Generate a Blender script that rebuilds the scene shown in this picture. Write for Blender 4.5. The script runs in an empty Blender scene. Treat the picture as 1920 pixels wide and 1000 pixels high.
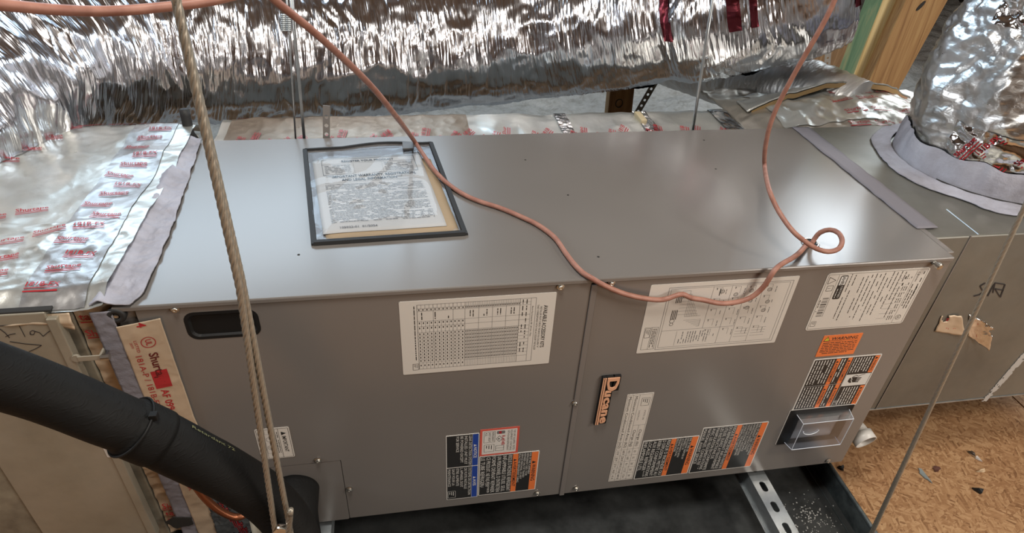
import bpy, bmesh, math, random
from mathutils import Vector, Matrix, Euler, noise
R = random.Random(7)
SC = bpy.context.scene
COL = SC.collection
V = Vector
# ------------------------------------------------------------ camera
CAM = V((0.39258, -0.75447, 1.12139)); FPX = 1217.634
EUL = Euler((0.94817998, -0.05151755, -0.16539808), 'XYZ')
cd = bpy.data.cameras.new('camera'); cam = bpy.data.objects.new('camera', cd); COL.objects.link(cam)
cam.location = CAM; cam.rotation_euler = EUL; cd.sensor_width = 36; cd.lens = FPX*36/1920
cd.clip_start = .02; cd.clip_end = 60
SC.camera = cam
ROT = EUL.to_matrix()
# ------------------------------------------------------------ world, lights, exposure
w = bpy.data.worlds.new('world'); SC.world = w; w.use_nodes = True
w.node_tree.nodes['Background'].inputs[0].default_value = (.55, .6, .7, 1)
w.node_tree.nodes['Background'].inputs[1].default_value = .25
def area(name, loc, target, sx, sy, power, col):
    l = bpy.data.lights.new(name, 'AREA'); l.shape = 'RECTANGLE'; l.size = sx; l.size_y = sy
    l.energy = power; l.color = col
    o = bpy.data.objects.new(name, l); COL.objects.link(o); o.location = loc
    o.rotation_euler = (V(target)-V(loc)).to_track_quat('-Z', 'Y').to_euler(); return o
area('overhead_lamp', (.35, -.45, 2.35), (.5, .1, .3), .42, .42, 24, (1, .95, .88))
area('back_reflection_light', (-.3, 2.15, 1.78), (.2, .3, .5), 2.0, .55, 17, (.64, .83, 1))  # cool light added behind the unit so its top panel reflects it; no opening
area('front_fill', (2.5, -1.9, 1.0), (.8, 0, .25), .9, .5, 17, (1, .93, .86))  # added fill that brightens the front panels and labels
area('right_reflection_light', (3.1, 2.0, 1.8), (1.0, .2, .5), .9, .9, 30, (.80, .91, 1))  # added light for the bright reflection on the top panel's right front
area('second_lamp', (2.6, -1.2, 2.1), (1.2, .2, .2), .4, .4, 22, (1, .92, .82))
area('left_area_light', (-2.6, -.6, 1.9), (.2, .4, .4), .8, .8, 22, (.9, .95, 1))  # cool area light from the upper left
VS = SC.view_settings; VS.view_transform = 'Standard'; VS.look = 'None'; VS.gamma = 1; VS.use_curve_mapping = False
VS.exposure = 0.35
SC.cycles.caustics_reflective = False; SC.cycles.caustics_refractive = False
# ------------------------------------------------------------ helpers
D, H, L = 0.523, 0.5394, 1.30
def ray(px, py): return ROT @ V(((px-960)/FPX, -(py-500)/FPX, -1))
def on(px, py, ax, val):
    d = ray(px, py); return CAM + d*((val-CAM[ax])/d[ax])
def far(px, py, dist): return CAM + ray(px, py).normalized()*dist
def fy(px, py, y=0.0): return on(px, py, 1, y)
def fz(px, py, z=H): return on(px, py, 2, z)

def tag(o, label=None, cat=None, group=None, kind=None):
    if label: o['label'] = label
    if cat: o['category'] = cat
    if group: o['group'] = group
    if kind: o['kind'] = kind
    return o
def finish(name, bm, m, parent=None, smooth=False, **k):
    me = bpy.data.meshes.new(name); bm.to_mesh(me); bm.free()
    return obj(name, me, m, parent, smooth, **k)
def obj(name, me, m, parent=None, smooth=False, **k):
    o = bpy.data.objects.new(name, me); COL.objects.link(o)
    ms = m if isinstance(m, (list, tuple)) else [m]
    if not me.materials:
        for q in ms: me.materials.append(q)
    if smooth:
        me.polygons.foreach_set('use_smooth', [True]*len(me.polygons))
    if parent:
        o.parent = parent; o.matrix_parent_inverse = parent.matrix_basis.inverted()
    tag(o, **k); return o
def empty(name, loc, label, cat, group=None):
    o = bpy.data.objects.new(name, None); COL.objects.link(o); o.location = loc; o.empty_display_size = .05
    return tag(o, label, cat, group)
def BM(): return bmesh.new()
def box(bm, a, b, bev=0):
    g = bmesh.ops.create_cube(bm, size=1)
    vs = g['verts']
    for v in vs:
        v.co = V([a[i] if v.co[i] < 0 else b[i] for i in range(3)])
    if bev:
        es = list({e for v in vs for e in v.link_edges})
        bmesh.ops.bevel(bm, geom=es, offset=bev, segments=2, affect='EDGES', profile=.5)
def framed(axis, ref=None):
    z = V(axis).normalized(); r = V(ref) if ref else (V((0,0,1)) if abs(z.z) < .9 else V((1,0,0)))
    x = r.cross(z).normalized(); y = z.cross(x); return x, y, z
def cyl(bm, p0, p1, r0, r1=None, n=16, cap=True):
    r1 = r0 if r1 is None else r1
    p0, p1 = V(p0), V(p1); x, y, z = framed(p1-p0)
    A = [bm.verts.new(p0+(x*math.cos(t)+y*math.sin(t))*r0) for t in [i*2*math.pi/n for i in range(n)]]
    B = [bm.verts.new(p1+(x*math.cos(t)+y*math.sin(t))*r1) for t in [i*2*math.pi/n for i in range(n)]]
    for i in range(n):
        j = (i+1) % n; bm.faces.new((A[i], A[j], B[j], B[i]))
    if cap: bm.faces.new(A[::-1]); bm.faces.new(B)
def lathe(bm, base, axis, prof, n=24):
    """prof: list of (r, h)"""
    x, y, z = framed(axis); base = V(base); rings = []
    for r, h in prof:
        rings.append([bm.verts.new(base+z*h+(x*math.cos(t)+y*math.sin(t))*max(r, 1e-5)) for t in [i*2*math.pi/n for i in range(n)]])
    for a, b in zip(rings, rings[1:]):
        for i in range(n):
            j = (i+1) % n; bm.faces.new((a[i], a[j], b[j], b[i]))
    bm.faces.new(rings[0][::-1]); bm.faces.new(rings[-1])
def crom(pts, step):
    """resampled Catmull-Rom, returns list of Vector"""
    P = [V(p) for p in pts]; P = [2*P[0]-P[1]]+P+[2*P[-1]-P[-2]]; out = []
    for i in range(1, len(P)-2):
        a, b, c, d = P[i-1:i+3]; n = max(1, int((c-b).length/step))
        for k in range(n):
            t = k/n; out.append(.5*((2*b)+(c-a)*t+(2*a-5*b+4*c-d)*t*t+(3*b-a-3*c+d)*t**3))
    out.append(P[-2]); return out
def frames(path):
    T = [(path[min(i+1, len(path)-1)]-path[max(i-1, 0)]).normalized() for i in range(len(path))]
    x, y, z = framed(T[0]); out = []
    for i, t in enumerate(T):
        x = (x-t*x.dot(t)).normalized(); y = t.cross(x); out.append((path[i], x.copy(), y, t))
    return out
def tube(bm, pts, r, n=10, step=.01, cap=True, prof=None, spl=True, uv=False):
    path = crom(pts, step) if spl else [V(p) for p in pts]
    F = frames(path); rings = []; s = 0; last = path[0]
    lay = bm.loops.layers.uv.verify() if uv else None; S = []
    for i, (p, x, y, t) in enumerate(F):
        s += (p-last).length; last = p; S.append(s); ring = []
        for k in range(n):
            a = k*2*math.pi/n; rr = r(s, a) if callable(r) else r
            ring.append(bm.verts.new(p+(x*math.cos(a)+y*math.sin(a))*rr))
        rings.append(ring)
    for q in range(len(rings)-1):
        a, b = rings[q], rings[q+1]
        for i in range(n):
            j = (i+1) % n; f = bm.faces.new((a[i], a[j], b[j], b[i]))
            if uv:
                for l, c in zip(f.loops, ((S[q], i/n), (S[q], (i+1)/n), (S[q+1], (i+1)/n), (S[q+1], i/n))): l[lay].uv = c
    if cap:
        bm.faces.new(rings[0][::-1]); bm.faces.new(rings[-1])
def sheet(bm, f, u0, u1, v0, v1, nu, nv, inside=None):
    lay = bm.loops.layers.uv.verify()
    g = [[None]*(nv+1) for _ in range(nu+1)]; c = [[None]*(nv+1) for _ in range(nu+1)]
    for i in range(nu+1):
        for j in range(nv+1):
            u = u0+(u1-u0)*i/nu; v = v0+(v1-v0)*j/nv; g[i][j] = bm.verts.new(f(u, v)); c[i][j] = (u, v)
    for i in range(nu):
        for j in range(nv):
            q = ((i, j), (i+1, j), (i+1, j+1), (i, j+1))
            if inside and not inside(c[i][j][0]*.5+c[i+1][j+1][0]*.5, c[i][j][1]*.5+c[i+1][j+1][1]*.5): continue
            fc = bm.faces.new([g[a][b] for a, b in q])
            for l, (a, b) in zip(fc.loops, q): l[lay].uv = c[a][b]
    loose = [v for v in bm.verts if not v.link_faces]
    for v in loose: bm.verts.remove(v)
def thicken(o, t, off=-1):
    m = o.modifiers.new('solid', 'SOLIDIFY'); m.thickness = t; m.offset = off; return o
def plate(bm, outer, holes, M, t):
    """flat plate with holes; outer/holes lists of (u,v); M maps (u,v,w)->world; thickness t to -w"""
    es = []
    for lp in [outer]+list(holes):
        vs = [bm.verts.new(M(u, v, 0)) for u, v in lp]
        es += [bm.edges.new((vs[i], vs[(i+1) % len(vs)])) for i in range(len(vs))]
    r = bmesh.ops.triangle_fill(bm, edges=es, use_beauty=True, use_dissolve=False)
    fs = [f for f in r['geom'] if isinstance(f, bmesh.types.BMFace)]
    e = bmesh.ops.extrude_face_region(bm, geom=fs)
    nv = [g for g in e['geom'] if isinstance(g, bmesh.types.BMVert)]
    d = M(0, 0, -t)-M(0, 0, 0)
    for v in nv: v.co += d
    bmesh.ops.recalc_face_normals(bm, faces=bm.faces[:])
def rrect(x0, y0, x1, y1, r, n=5):
    out = []
    for cx, cy, a0 in ((x1-r, y1-r, 0), (x0+r, y1-r, 90), (x0+r, y0+r, 180), (x1-r, y0+r, 270)):
        for k in range(n+1):
            a = math.radians(a0+90*k/n); out.append((cx+r*math.cos(a), cy+r*math.sin(a)))
    return out
def nz(x, y, z=0, s=1): return noise.noise(V((x*s, y*s, z*s)))
def ridge(x, y, z=0, s=1): return 1-2*abs(noise.noise(V((x*s, y*s, z*s))))
def crum(x, y, z=0, s=20, o=3):
    a = 0; w = 1; t = 0
    for k in range(o):
        a += w*ridge(x+7.3*k, y, z, s); t += w; w *= .5; s *= 2.1
    return a/t
# ------------------------------------------------------------ text
_tc = {}
def textgeo(s, bold=False):
    k = (s, bold)
    if k in _tc: return _tc[k]
    cu = bpy.data.curves.new('t', 'FONT'); cu.body = s; cu.size = 1; cu.resolution_u = 2
    if bold: cu.offset = .018
    o = bpy.data.objects.new('t', cu); COL.objects.link(o)
    me = o.to_mesh()
    vs = [(v.co.x, v.co.y) for v in me.vertices]; fs = [tuple(p.vertices) for p in me.polygons]
    o.to_mesh_clear(); bpy.data.objects.remove(o); bpy.data.curves.remove(cu)
    if vs:
        x0 = min(v[0] for v in vs); x1 = max(v[0] for v in vs)
    else: x0 = x1 = 0
    _tc[k] = ([(x-x0, y) for x, y in vs], fs, x1-x0); return _tc[k]
CAP = .70
class Ink:
    """flat printing on any mapped surface: f(u,v,w)->point"""
    def __init__(s, f): s.f = f; s.b = {}; s.sep = False; s.key = 0
    def bm(s, c):
        if c in ('orange', 'blue') or s.sep:
            k = (c, s.key if s.sep else len(s.b))
            if s.sep and k in s.b: return s.b[k]
            s.b[k] = bmesh.new(); return s.b[k]
        if c not in s.b: s.b[c] = bmesh.new()
        return s.b[c]
    def text(s, c, t, u, v, h, w=None, bold=False, maxw=None, lift=1, shear=0, rot=0, align='l'):
        vs, fs, W = textgeo(t, bold); k = h/CAP; kx = k
        if w: kx = w/W
        elif maxw and W*k > maxw: kx = maxw/W
        off = 0 if align == 'l' else (-W*kx/2 if align == 'c' else -W*kx)
        bm = s.bm(c); ca, sa = math.cos(rot), math.sin(rot); out = []
        for x, y in vs:
            X = x*kx+off+y*k*shear; Y = y*k
            out.append(bm.verts.new(s.f(u+X*ca-Y*sa, v+X*sa+Y*ca, lift)))
        for f in fs:
            try: bm.faces.new([out[i] for i in f])
            except ValueError: pass
    def rect(s, c, u0, v0, u1, v1, lift=.5, n=1):
        bm = s.bm(c)
        for i in range(n):
            a = u0+(u1-u0)*i/n; b = u0+(u1-u0)*(i+1)/n
            bm.faces.new([bm.verts.new(s.f(x, y, lift)) for x, y in ((a, v0), (b, v0), (b, v1), (a, v1))])
    def poly(s, c, pts, lift=1):
        bm = s.bm(c); bm.faces.new([bm.verts.new(s.f(x, y, lift)) for x, y in pts])
    def line(s, c, pts, t, lift=1):
        for (x0, y0), (x1, y1) in zip(pts, pts[1:]):
            l = math.hypot(x1-x0, y1-y0) or 1; nx, ny = -(y1-y0)/l*t/2, (x1-x0)/l*t/2
            s.poly(c, ((x0+nx, y0+ny), (x1+nx, y1+ny), (x1-nx, y1-ny), (x0-nx, y0-ny)), lift)
    def frame(s, c, u0, v0, u1, v1, t, lift=1):
        s.line(c, ((u0, v0), (u1, v0)), t, lift); s.line(c, ((u1, v0), (u1, v1)), t, lift)
        s.line(c, ((u1, v1), (u0, v1)), t, lift); s.line(c, ((u0, v1), (u0, v0)), t, lift)
    def ring(s, c, u, v, r, t, n=20, lift=1, sy=1):
        P = [(u+r*math.cos(i*2*math.pi/n), v+sy*r*math.sin(i*2*math.pi/n)) for i in range(n+1)]; s.line(c, P, t, lift)
    def micro(s, c, u0, v, u1, h, fill=.85, lift=1):
        """unreadable small print: a row of word-long dashes"""
        u = u0
        while u < u1:
            l = R.uniform(1.2, 5)*h
            if u+l > u1: l = u1-u
            if R.random() < fill: s.rect(c, u, v, u+l, v+h*.62, lift)
            u += l+.6*h
    def tri(s, c, u, v, h, lift=1, d='u'):
        s.poly(c, ((u, v), (u+h*1.1, v), (u+h*.55, v+h)), lift)
    def done(s, parent, name='print'):
        for c, bm in s.b.items():
            if isinstance(c, tuple): c = c[0]
            nm = {'black': 'black_print', 'white': 'white_print', 'red': 'red_print', 'orange': 'orange_band', 'blue': 'blue_band', 'yellow': 'yellow_symbol'}.get(c, name)
            finish(nm, bm, INKS[c], parent)
# ------------------------------------------------------------ materials
def mat(name, col=(.5,.5,.5), rough=.5, metal=0, **k):
    m = bpy.data.materials.new(name); m.use_nodes = True; nt = m.node_tree; b = nt.nodes['Principled BSDF']
    b.inputs['Base Color'].default_value = (*col, 1); b.inputs['Roughness'].default_value = rough; b.inputs['Metallic'].default_value = metal
    for q, v in k.items(): b.inputs[q.replace('_', ' ')].default_value = v
    return m
def N(m, t, **k):
    n = m.node_tree.nodes.new(t)
    for q, v in k.items():
        if q in n.inputs.keys(): n.inputs[q].default_value = v
        else: setattr(n, q, v)
    return n
def LK(m, a, b): m.node_tree.links.new(a, b)
def coords(m, scale=(1,1,1), uv=False, rot=(0,0,0), typ='POINT'):
    t = N(m, 'ShaderNodeTexCoord'); mp = N(m, 'ShaderNodeMapping'); mp.vector_type = typ
    mp.inputs['Scale'].default_value = scale; mp.inputs['Rotation'].default_value = rot
    LK(m, t.outputs['UV' if uv else 'Object'], mp.inputs['Vector']); return mp.outputs[0]
def ramp(m, fac, stops):
    r = N(m, 'ShaderNodeValToRGB'); e = r.color_ramp.elements
    while len(e) < len(stops): e.new(.5)
    for q, (p, c) in zip(e, stops): q.position = p; q.color = (*c, 1) if len(c) == 3 else c
    LK(m, fac, r.inputs[0]); return r.outputs[0]
def noisy(m, vec, scale, detail=4, rough=.5, dist=0, typ=None):
    n = N(m, 'ShaderNodeTexNoise'); n.inputs['Scale'].default_value = scale; n.inputs['Detail'].default_value = detail
    n.inputs['Roughness'].default_value = rough; n.inputs['Distortion'].default_value = dist
    if typ: n.noise_type = typ
    if vec: LK(m, vec, n.inputs['Vector'])
    return n.outputs[0]
def bsdf(m): return m.node_tree.nodes['Principled BSDF']
def bump(m, h, strength, dist=.002, prev=None):
    b = N(m, 'ShaderNodeBump'); b.inputs['Strength'].default_value = strength; b.inputs['Distance'].default_value = dist
    LK(m, h, b.inputs['Height'])
    if prev: LK(m, prev, b.inputs['Normal'])
    LK(m, b.outputs[0], bsdf(m).inputs['Normal']); return b.outputs[0]
def colr(m, c): LK(m, c, bsdf(m).inputs['Base Color'])
def roug(m, fac, a, b):
    r = N(m, 'ShaderNodeMapRange'); r.inputs[3].default_value = a; r.inputs[4].default_value = b
    LK(m, fac, r.inputs[0]); LK(m, r.outputs[0], bsdf(m).inputs['Roughness'])
def painted(name, c, rough=.36, metal=.25):
    m = mat(name, c, rough, metal); v = coords(m)
    n = noisy(m, v, 2.5, 2); c2 = tuple(x*1.2 for x in c); c1 = tuple(x*.82 for x in c)
    colr(m, ramp(m, n, [(.0, c1), (1, c2)])); bsdf(m).inputs['Coat Weight'].default_value = .25; bsdf(m).inputs['Coat Roughness'].default_value = .22
    return m
M_unit = painted('grey_painted_steel', (.215, .198, .182), .27, .2)
M_lip = painted('grey_steel_trim', (.215, .195, .18), .4, .2)
M_seam = mat('dark_gap', (.02, .018, .016), .8)
M_black = mat('black_plastic', (.010, .010, .010), .55, 0, Specular_IOR_Level=.25)
M_rubber = mat('black_rubber', (.02, .02, .02), .6)
M_screw = mat('zinc_screw', (.62, .6, .55), .3, 1)
M_chrome = mat('polished_steel', (.8, .8, .8), .12, 1)
def sheetmetal(name, c1, c2, rough=.4, metal=.6, sc=5):
    m = mat(name, c1, rough, metal); v = coords(m); n = noisy(m, v, sc, 6, .6)
    colr(m, ramp(m, n, [(.3, c1), (.7, c2)])); roug(m, noisy(m, v, sc*6, 4), rough-.08, rough+.12)
    bump(m, noisy(m, v, 300, 3), .06, .001); return m
M_galv = sheetmetal('plenum_steel', (.17, .165, .145), (.25, .245, .215), .42, .55)
M_cab = sheetmetal('dull_tan_steel', (.33, .30, .23), (.46, .42, .34), .5, .45, 8)
M_cab2 = sheetmetal('dusty_tan_steel', (.16, .135, .10), (.40, .36, .27), .6, .3, 14)
M_strut = sheetmetal('galvanised_strut', (.36, .40, .42), (.62, .66, .67), .38, .8, 18)
M_pan = sheetmetal('dusty_black_pan', (.012, .013, .013), (.085, .09, .09), .38, .3, 9)
M_panrim = sheetmetal('galvanised_pan_rim', (.10, .12, .13), (.34, .40, .42), .3, .85, 25)
def foil(name, c=(.86, .86, .87), rough=.14, sc=1.0, bs=.9, stretch=(1, 1, 1), uv=True, metal=1, c2=None, cell=1):
    m = mat(name, c, rough, metal); v = coords(m, stretch, uv)
    r1 = noisy(m, v, 28*sc, 5, .6, .8, 'RIDGED_MULTIFRACTAL'); r2 = noisy(m, v, 110*sc, 4, .6, .5)
    vo = N(m, 'ShaderNodeTexVoronoi', feature='F1'); vo.inputs['Scale'].default_value = 55*sc; LK(m, v, vo.inputs['Vector'])
    b = bump(m, r1, bs*.5, .004/sc); b = bump(m, vo.outputs['Distance'], bs*.6*cell, .006/sc, b); b = bump(m, r2, bs*.35, .002/sc, b)
    n = noisy(m, v, 9, 4)
    colr(m, ramp(m, n, [(.3, c2 or tuple(x*.82 for x in c)), (.65, c)])); roug(m, noisy(m, v, 40, 3), rough*.7, rough*1.7)
    return m
M_flex = foil('crinkled_silver_jacket', (.70, .70, .735), .18, 1.0, .30, (4.5, .55, 1))
M_riser = foil('crumpled_silver_foil', (.78, .78, .77), .27, .45, .8, (1.0, 1.7, 1), uv=True, c2=(.62, .61, .59), cell=.12)
M_tape = foil('shiny_foil_tape', (.9, .9, .9), .10, 1.2, .45, uv=False)
M_wrap = foil('silver_duct_wrap', (.74, .75, .71), .30, .55, .42, metal=.75, uv=False, cell=.3)
M_tape2 = foil('dull_foil_tape', (.56, .56, .56), .30, .8, .35, metal=.8, uv=False, cell=.3)
M_wrap2 = foil('dull_duct_wrap', (.56, .52, .45), .34, .8, .5, metal=.75, uv=False, cell=.3)
M_branch = foil('pale_flex_jacket', (.80, .79, .77), .36, .8, .3, (3, .7, 1), metal=.55)
M_kraft = foil('kraft_foil_tape', (.66, .52, .37), .42, .5, .22, metal=.35, uv=False, cell=.3)
M_scrap = foil('foil_scrap', (.8, .78, .76), .2, 1, .5, uv=False)
M_mastic = mat('grey_mastic_fabric', (.42, .42, .48), .75)
v = coords(M_mastic); n = noisy(M_mastic, v, 12, 6, .6)
colr(M_mastic, ramp(M_mastic, n, [(.3, (.27, .26, .28)), (.5, (.40, .40, .46)), (.7, (.50, .52, .60))])); bump(M_mastic, noisy(M_mastic, v, 160, 6, .7), .5, .003)
M_masticd = mat('dark_mastic_tape', (.22, .21, .235), .75); v = coords(M_masticd); bump(M_masticd, noisy(M_masticd, v, 200, 5, .7), .4, .002)
M_cable = mat('brown_cable_jacket', (.47, .20, .13), .5); v = coords(M_cable); colr(M_cable, ramp(M_cable, noisy(M_cable, v, 60, 5), [(.35, (.28, .12, .085)), (.7, (.40, .20, .145))]))
M_rope = mat('dull_steel_rope', (.42, .38, .31), .42, .6)
M_rope2 = mat('bright_steel_wire', (.5, .52, .53), .3, .9)
M_copper = mat('copper', (.27, .10, .05), .34, .85)
M_foam = mat('black_foam_rubber', (.022, .022, .022), .62, 0, Specular_IOR_Level=.14); v = coords(M_foam)
bump(M_foam, noisy(M_foam, coords(M_foam, (1, 1, 2.5)), 75, 6, .65, 1.2, 'RIDGED_MULTIFRACTAL'), .35, .002)
colr(M_foam, ramp(M_foam, noisy(M_foam, v, 8, 4), [(.3, (.007, .007, .0068)), (.7, (.016, .016, .0155))]))
M_pvc = mat('white_pvc', (.62, .60, .56), .35)
M_cream = mat('cream_pvc', (.66, .62, .50), .4)
M_white = mat('label_paper', (.66, .62, .56), .45); M_whiteg = mat('label_vinyl', (.68, .66, .62), .3)
M_lblack = mat('label_black', (.012, .012, .011), .22); M_lorange = mat('label_orange', (.80, .20, .055), .35)
M_lred = mat('label_red_edge', (.62, .10, .07), .35)
M_badge = mat('badge_bronze', (.74, .40, .24), .4, 0)
INKS = {'black': mat('ink_black', (.02, .02, .02), .4), 'white': mat('ink_white', (.7, .69, .65), .4), 'red': mat('ink_red', (.42, .022, .03), .35),
        'orange': M_lorange, 'blue': mat('ink_blue', (.02, .06, .32), .3), 'grey': mat('ink_grey', (.16, .16, .16), .5), 'cream': M_whiteg,
        'dark': mat('ink_dark_red', (.12, .01, .012), .4), 'yellow': mat('ink_yellow', (.75, .60, .05), .4), 'marker': mat('ink_marker', (.02, .02, .025), .5), 'faded': mat('ink_faded', (.22, .22, .10), .6)}
def wood(name, c1, c2, c3, sc=1):
    m = mat(name, c2, .6); v = coords(m, (30*sc, 30*sc, 1.3*sc)); n = noisy(m, v, 2.2, 5, .55, .9); n2 = noisy(m, coords(m, (160, 160, 5)), 2, 3)
    mx = N(m, 'ShaderNodeMix'); mx.inputs[0].default_value = .3; LK(m, n, mx.inputs[2]); LK(m, n2, mx.inputs[3])
    colr(m, ramp(m, mx.outputs[0], [(.36, c1), (.5, c2), (.64, c3)])); bump(m, mx.outputs[0], .2, .002); return m
M_pine = wood('yellow_pine', (.46, .32, .13), (.60, .46, .22), (.66, .54, .30))
M_pine2 = wood('tan_pine', (.22, .11, .04), (.34, .19, .075), (.42, .26, .11))
M_raft = wood('old_rafter', (.20, .12, .06), (.30, .19, .10), (.38, .25, .14))
M_green = mat('green_stained_pine', (.3, .4, .2), .6); v = coords(M_green, (10, 10, 1.3)); n = noisy(M_green, v, 3, 5, .6, 1)
colr(M_green, ramp(M_green, n, [(.3, (.14, .24, .12)), (.5, (.24, .36, .19)), (.68, (.50, .46, .22))]))
def osb(name, k=1.0):
    m = mat(name, (.4, .25, .13), .62)
    outs = []
    v0 = coords(m); wob = noisy(m, v0, 4, 2)
    for i, (ang, sc) in enumerate(((.35, (20, 85, 20)), (1.35, (23, 90, 23)), (2.5, (28, 80, 28)))):
        v = coords(m, tuple(1/q for q in sc), rot=(0, 0, ang), typ='TEXTURE'); vo = N(m, 'ShaderNodeTexVoronoi'); vo.inputs['Scale'].default_value = 2.1; vo.inputs['Randomness'].default_value = 1
        ad = N(m, 'ShaderNodeVectorMath', operation='ADD'); cb = N(m, 'ShaderNodeCombineXYZ')
        ml = N(m, 'ShaderNodeMath', operation='MULTIPLY'); ml.inputs[1].default_value = 3.0; LK(m, wob, ml.inputs[0])
        LK(m, ml.outputs[0], cb.inputs[0]); LK(m, ml.outputs[0], cb.inputs[1]); LK(m, v, ad.inputs[0]); LK(m, cb.outputs[0], ad.inputs[1])
        LK(m, ad.outputs[0], vo.inputs['Vector']); sp = N(m, 'ShaderNodeSeparateColor'); LK(m, vo.outputs['Color'], sp.inputs[0]); outs.append(sp.outputs)
    mx = N(m, 'ShaderNodeMix'); mx.data_type = 'FLOAT'
    gt = N(m, 'ShaderNodeMath', operation='GREATER_THAN'); gt.inputs[1].default_value = .5; LK(m, outs[0][1], gt.inputs[0])
    LK(m, gt.outputs[0], mx.inputs[0]); LK(m, outs[1][0], mx.inputs[2]); LK(m, outs[2][0], mx.inputs[3])
    gr = noisy(m, coords(m, (1, 6, 1)), 60, 5, .7)
    m2 = N(m, 'ShaderNodeMix'); m2.inputs[0].default_value = .45; LK(m, mx.outputs[0], m2.inputs[2]); LK(m, gr, m2.inputs[3])
    col = ramp(m, m2.outputs[0], [(.12, (.17*k, .075*k, .028*k)), (.32, (.36*k, .19*k, .085*k)), (.55, (.47*k, .27*k, .13*k)), (.85, (.60*k, .38*k, .20*k))])
    big = noisy(m, v0, 2.2, 3); dk = N(m, 'ShaderNodeMix'); dk.data_type = 'RGBA'; dk.blend_type = 'MULTIPLY'; dk.inputs[0].default_value = .7
    LK(m, col, dk.inputs[6]); LK(m, ramp(m, big, [(.35, (.62, .52, .46)), (.6, (1, 1, 1))]), dk.inputs[7]); colr(m, dk.outputs[2])
    bump(m, m2.outputs[0], .3, .002); return m
M_osb = osb('osb_flakeboard', .98); M_roof = osb('roof_sheathing', .5)
M_fluff = mat('loose_fill_insulation', (.62, .61, .58), .95); v = coords(M_fluff)
colr(M_fluff, ramp(M_fluff, noisy(M_fluff, v, 22, 6, .7), [(.25, (.34, .32, .28)), (.5, (.6, .6, .57)), (.75, (.72, .72, .70))])); bump(M_fluff, noisy(M_fluff, v, 60, 6, .7), 1, .02)
M_paper = mat('printed_paper', (.50, .50, .49), .6); M_manila = mat('manila_paper', (.42, .31, .19), .6)
M_dark = mat('attic_dark', (.05, .04, .035), .9)
def clear(name, tint, gl=.12, rough=.05, bs=.0, dens=0, facing=.5):
    m = bpy.data.materials.new(name); m.use_nodes = True; nt = m.node_tree; nt.nodes.remove(nt.nodes['Principled BSDF']); out = nt.nodes['Material Output']
    tr = N(m, 'ShaderNodeBsdfTransparent'); tr.inputs[0].default_value = (*tint, 1)
    g = N(m, 'ShaderNodeBsdfGlossy'); g.inputs['Roughness'].default_value = rough; g.inputs['Color'].default_value = (1, 1, 1, 1)
    fr = N(m, 'ShaderNodeLayerWeight'); fr.inputs['Blend'].default_value = gl
    ml = N(m, 'ShaderNodeMath', operation='MULTIPLY'); ml.inputs[1].default_value = facing; LK(m, fr.outputs['Facing'], ml.inputs[0])
    mr = N(m, 'ShaderNodeMath', operation='ADD'); mr.inputs[1].default_value = dens; LK(m, ml.outputs[0], mr.inputs[0])
    mx = N(m, 'ShaderNodeMixShader'); LK(m, mr.outputs[0], mx.inputs[0]); LK(m, tr.outputs[0], mx.inputs[1]); LK(m, g.outputs[0], mx.inputs[2]); LK(m, mx.outputs[0], out.inputs[0])
    if bs:
        v = coords(m); b = N(m, 'ShaderNodeBump'); b.inputs['Strength'].default_value = bs; b.inputs['Distance'].default_value = .006
        LK(m, noisy(m, v, 9, 3, .5, 1.0, 'RIDGED_MULTIFRACTAL'), b.inputs['Height']); LK(m, b.outputs[0], g.inputs['Normal'])
    return m
M_vinyl = clear('clear_vinyl', (.94, .95, .965), .10, .05, .9, .012, .07)
M_acryl = clear('clear_plastic_window', (.80, .88, 1), .25, .25, 0, .10)

# ============================================================ SETTING
FZ = -.145
fl = BM(); box(fl, (-5, -4, FZ-.16), (6, 6, FZ-.02)); floor = finish('floor', fl, M_dark, kind='structure')
xs = [-4.9, -2.46, -.02, 2.03, 4.0, 5.9]; ys = [-3.9, -2.68, -1.46, -.24, .62, 1.2]
for i in range(len(xs)-1):
    for j in range(len(ys)-1):
        b = BM(); box(b, (xs[i]+.002, ys[j]+.002, FZ-.018), (xs[i+1]-.002, ys[j+1]-.002, FZ), .001)
        finish('osb_panel', b, M_osb, floor)
# roof: two slopes meeting at a ridge above the unit
roof = BM()
def quadbox(bm, a, b, t, x0, x1):
    (y0, z0), (y1, z1) = a, b; d = V((0, y1-y0, z1-z0)).normalized(); n = V((0, -d.z, d.y))*t
    vs = [bm.verts.new(p) for p in ((x0, y0, z0), (x1, y0, z0), (x1, y1, z1), (x0, y1, z1))]
    vt = [bm.verts.new(v.co+n) for v in vs]
    bm.faces.new(vs); bm.faces.new(vt[::-1])
    for i in range(4): bm.faces.new((vs[i], vt[i], vt[(i+1) % 4], vs[(i+1) % 4]))
quadbox(roof, (-4, .3), (.2, 3.3), .02, -5, 6); quadbox(roof, (.2, 3.3), (6, -.12), .02, -5, 6)
ceiling = finish('ceiling', roof, M_roof, kind='structure')
for x in [-4.6+.61*i for i in range(18)]:
    b = BM(); quadbox(b, (-3.98, .20), (.2, 3.19), .1, x, x+.038); finish('rafter', b, M_raft, ceiling)
    b = BM(); quadbox(b, (.2, 3.19), (5.9, -.14), .1, x, x+.038); finish('rafter', b, M_raft, ceiling)
for nm, x in (('wall_left', -5), ('wall_right', 6)):
    b = BM(); box(b, (x-.05, -4.1, FZ-.1), (x+.05, 6, 3.4)); finish(nm, b, M_roof, kind='structure')
b = BM(); box(b, (-5, -4.1, FZ-.1), (6, -3.98, .4)); finish('wall_front', b, M_roof, kind='structure')
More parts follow.
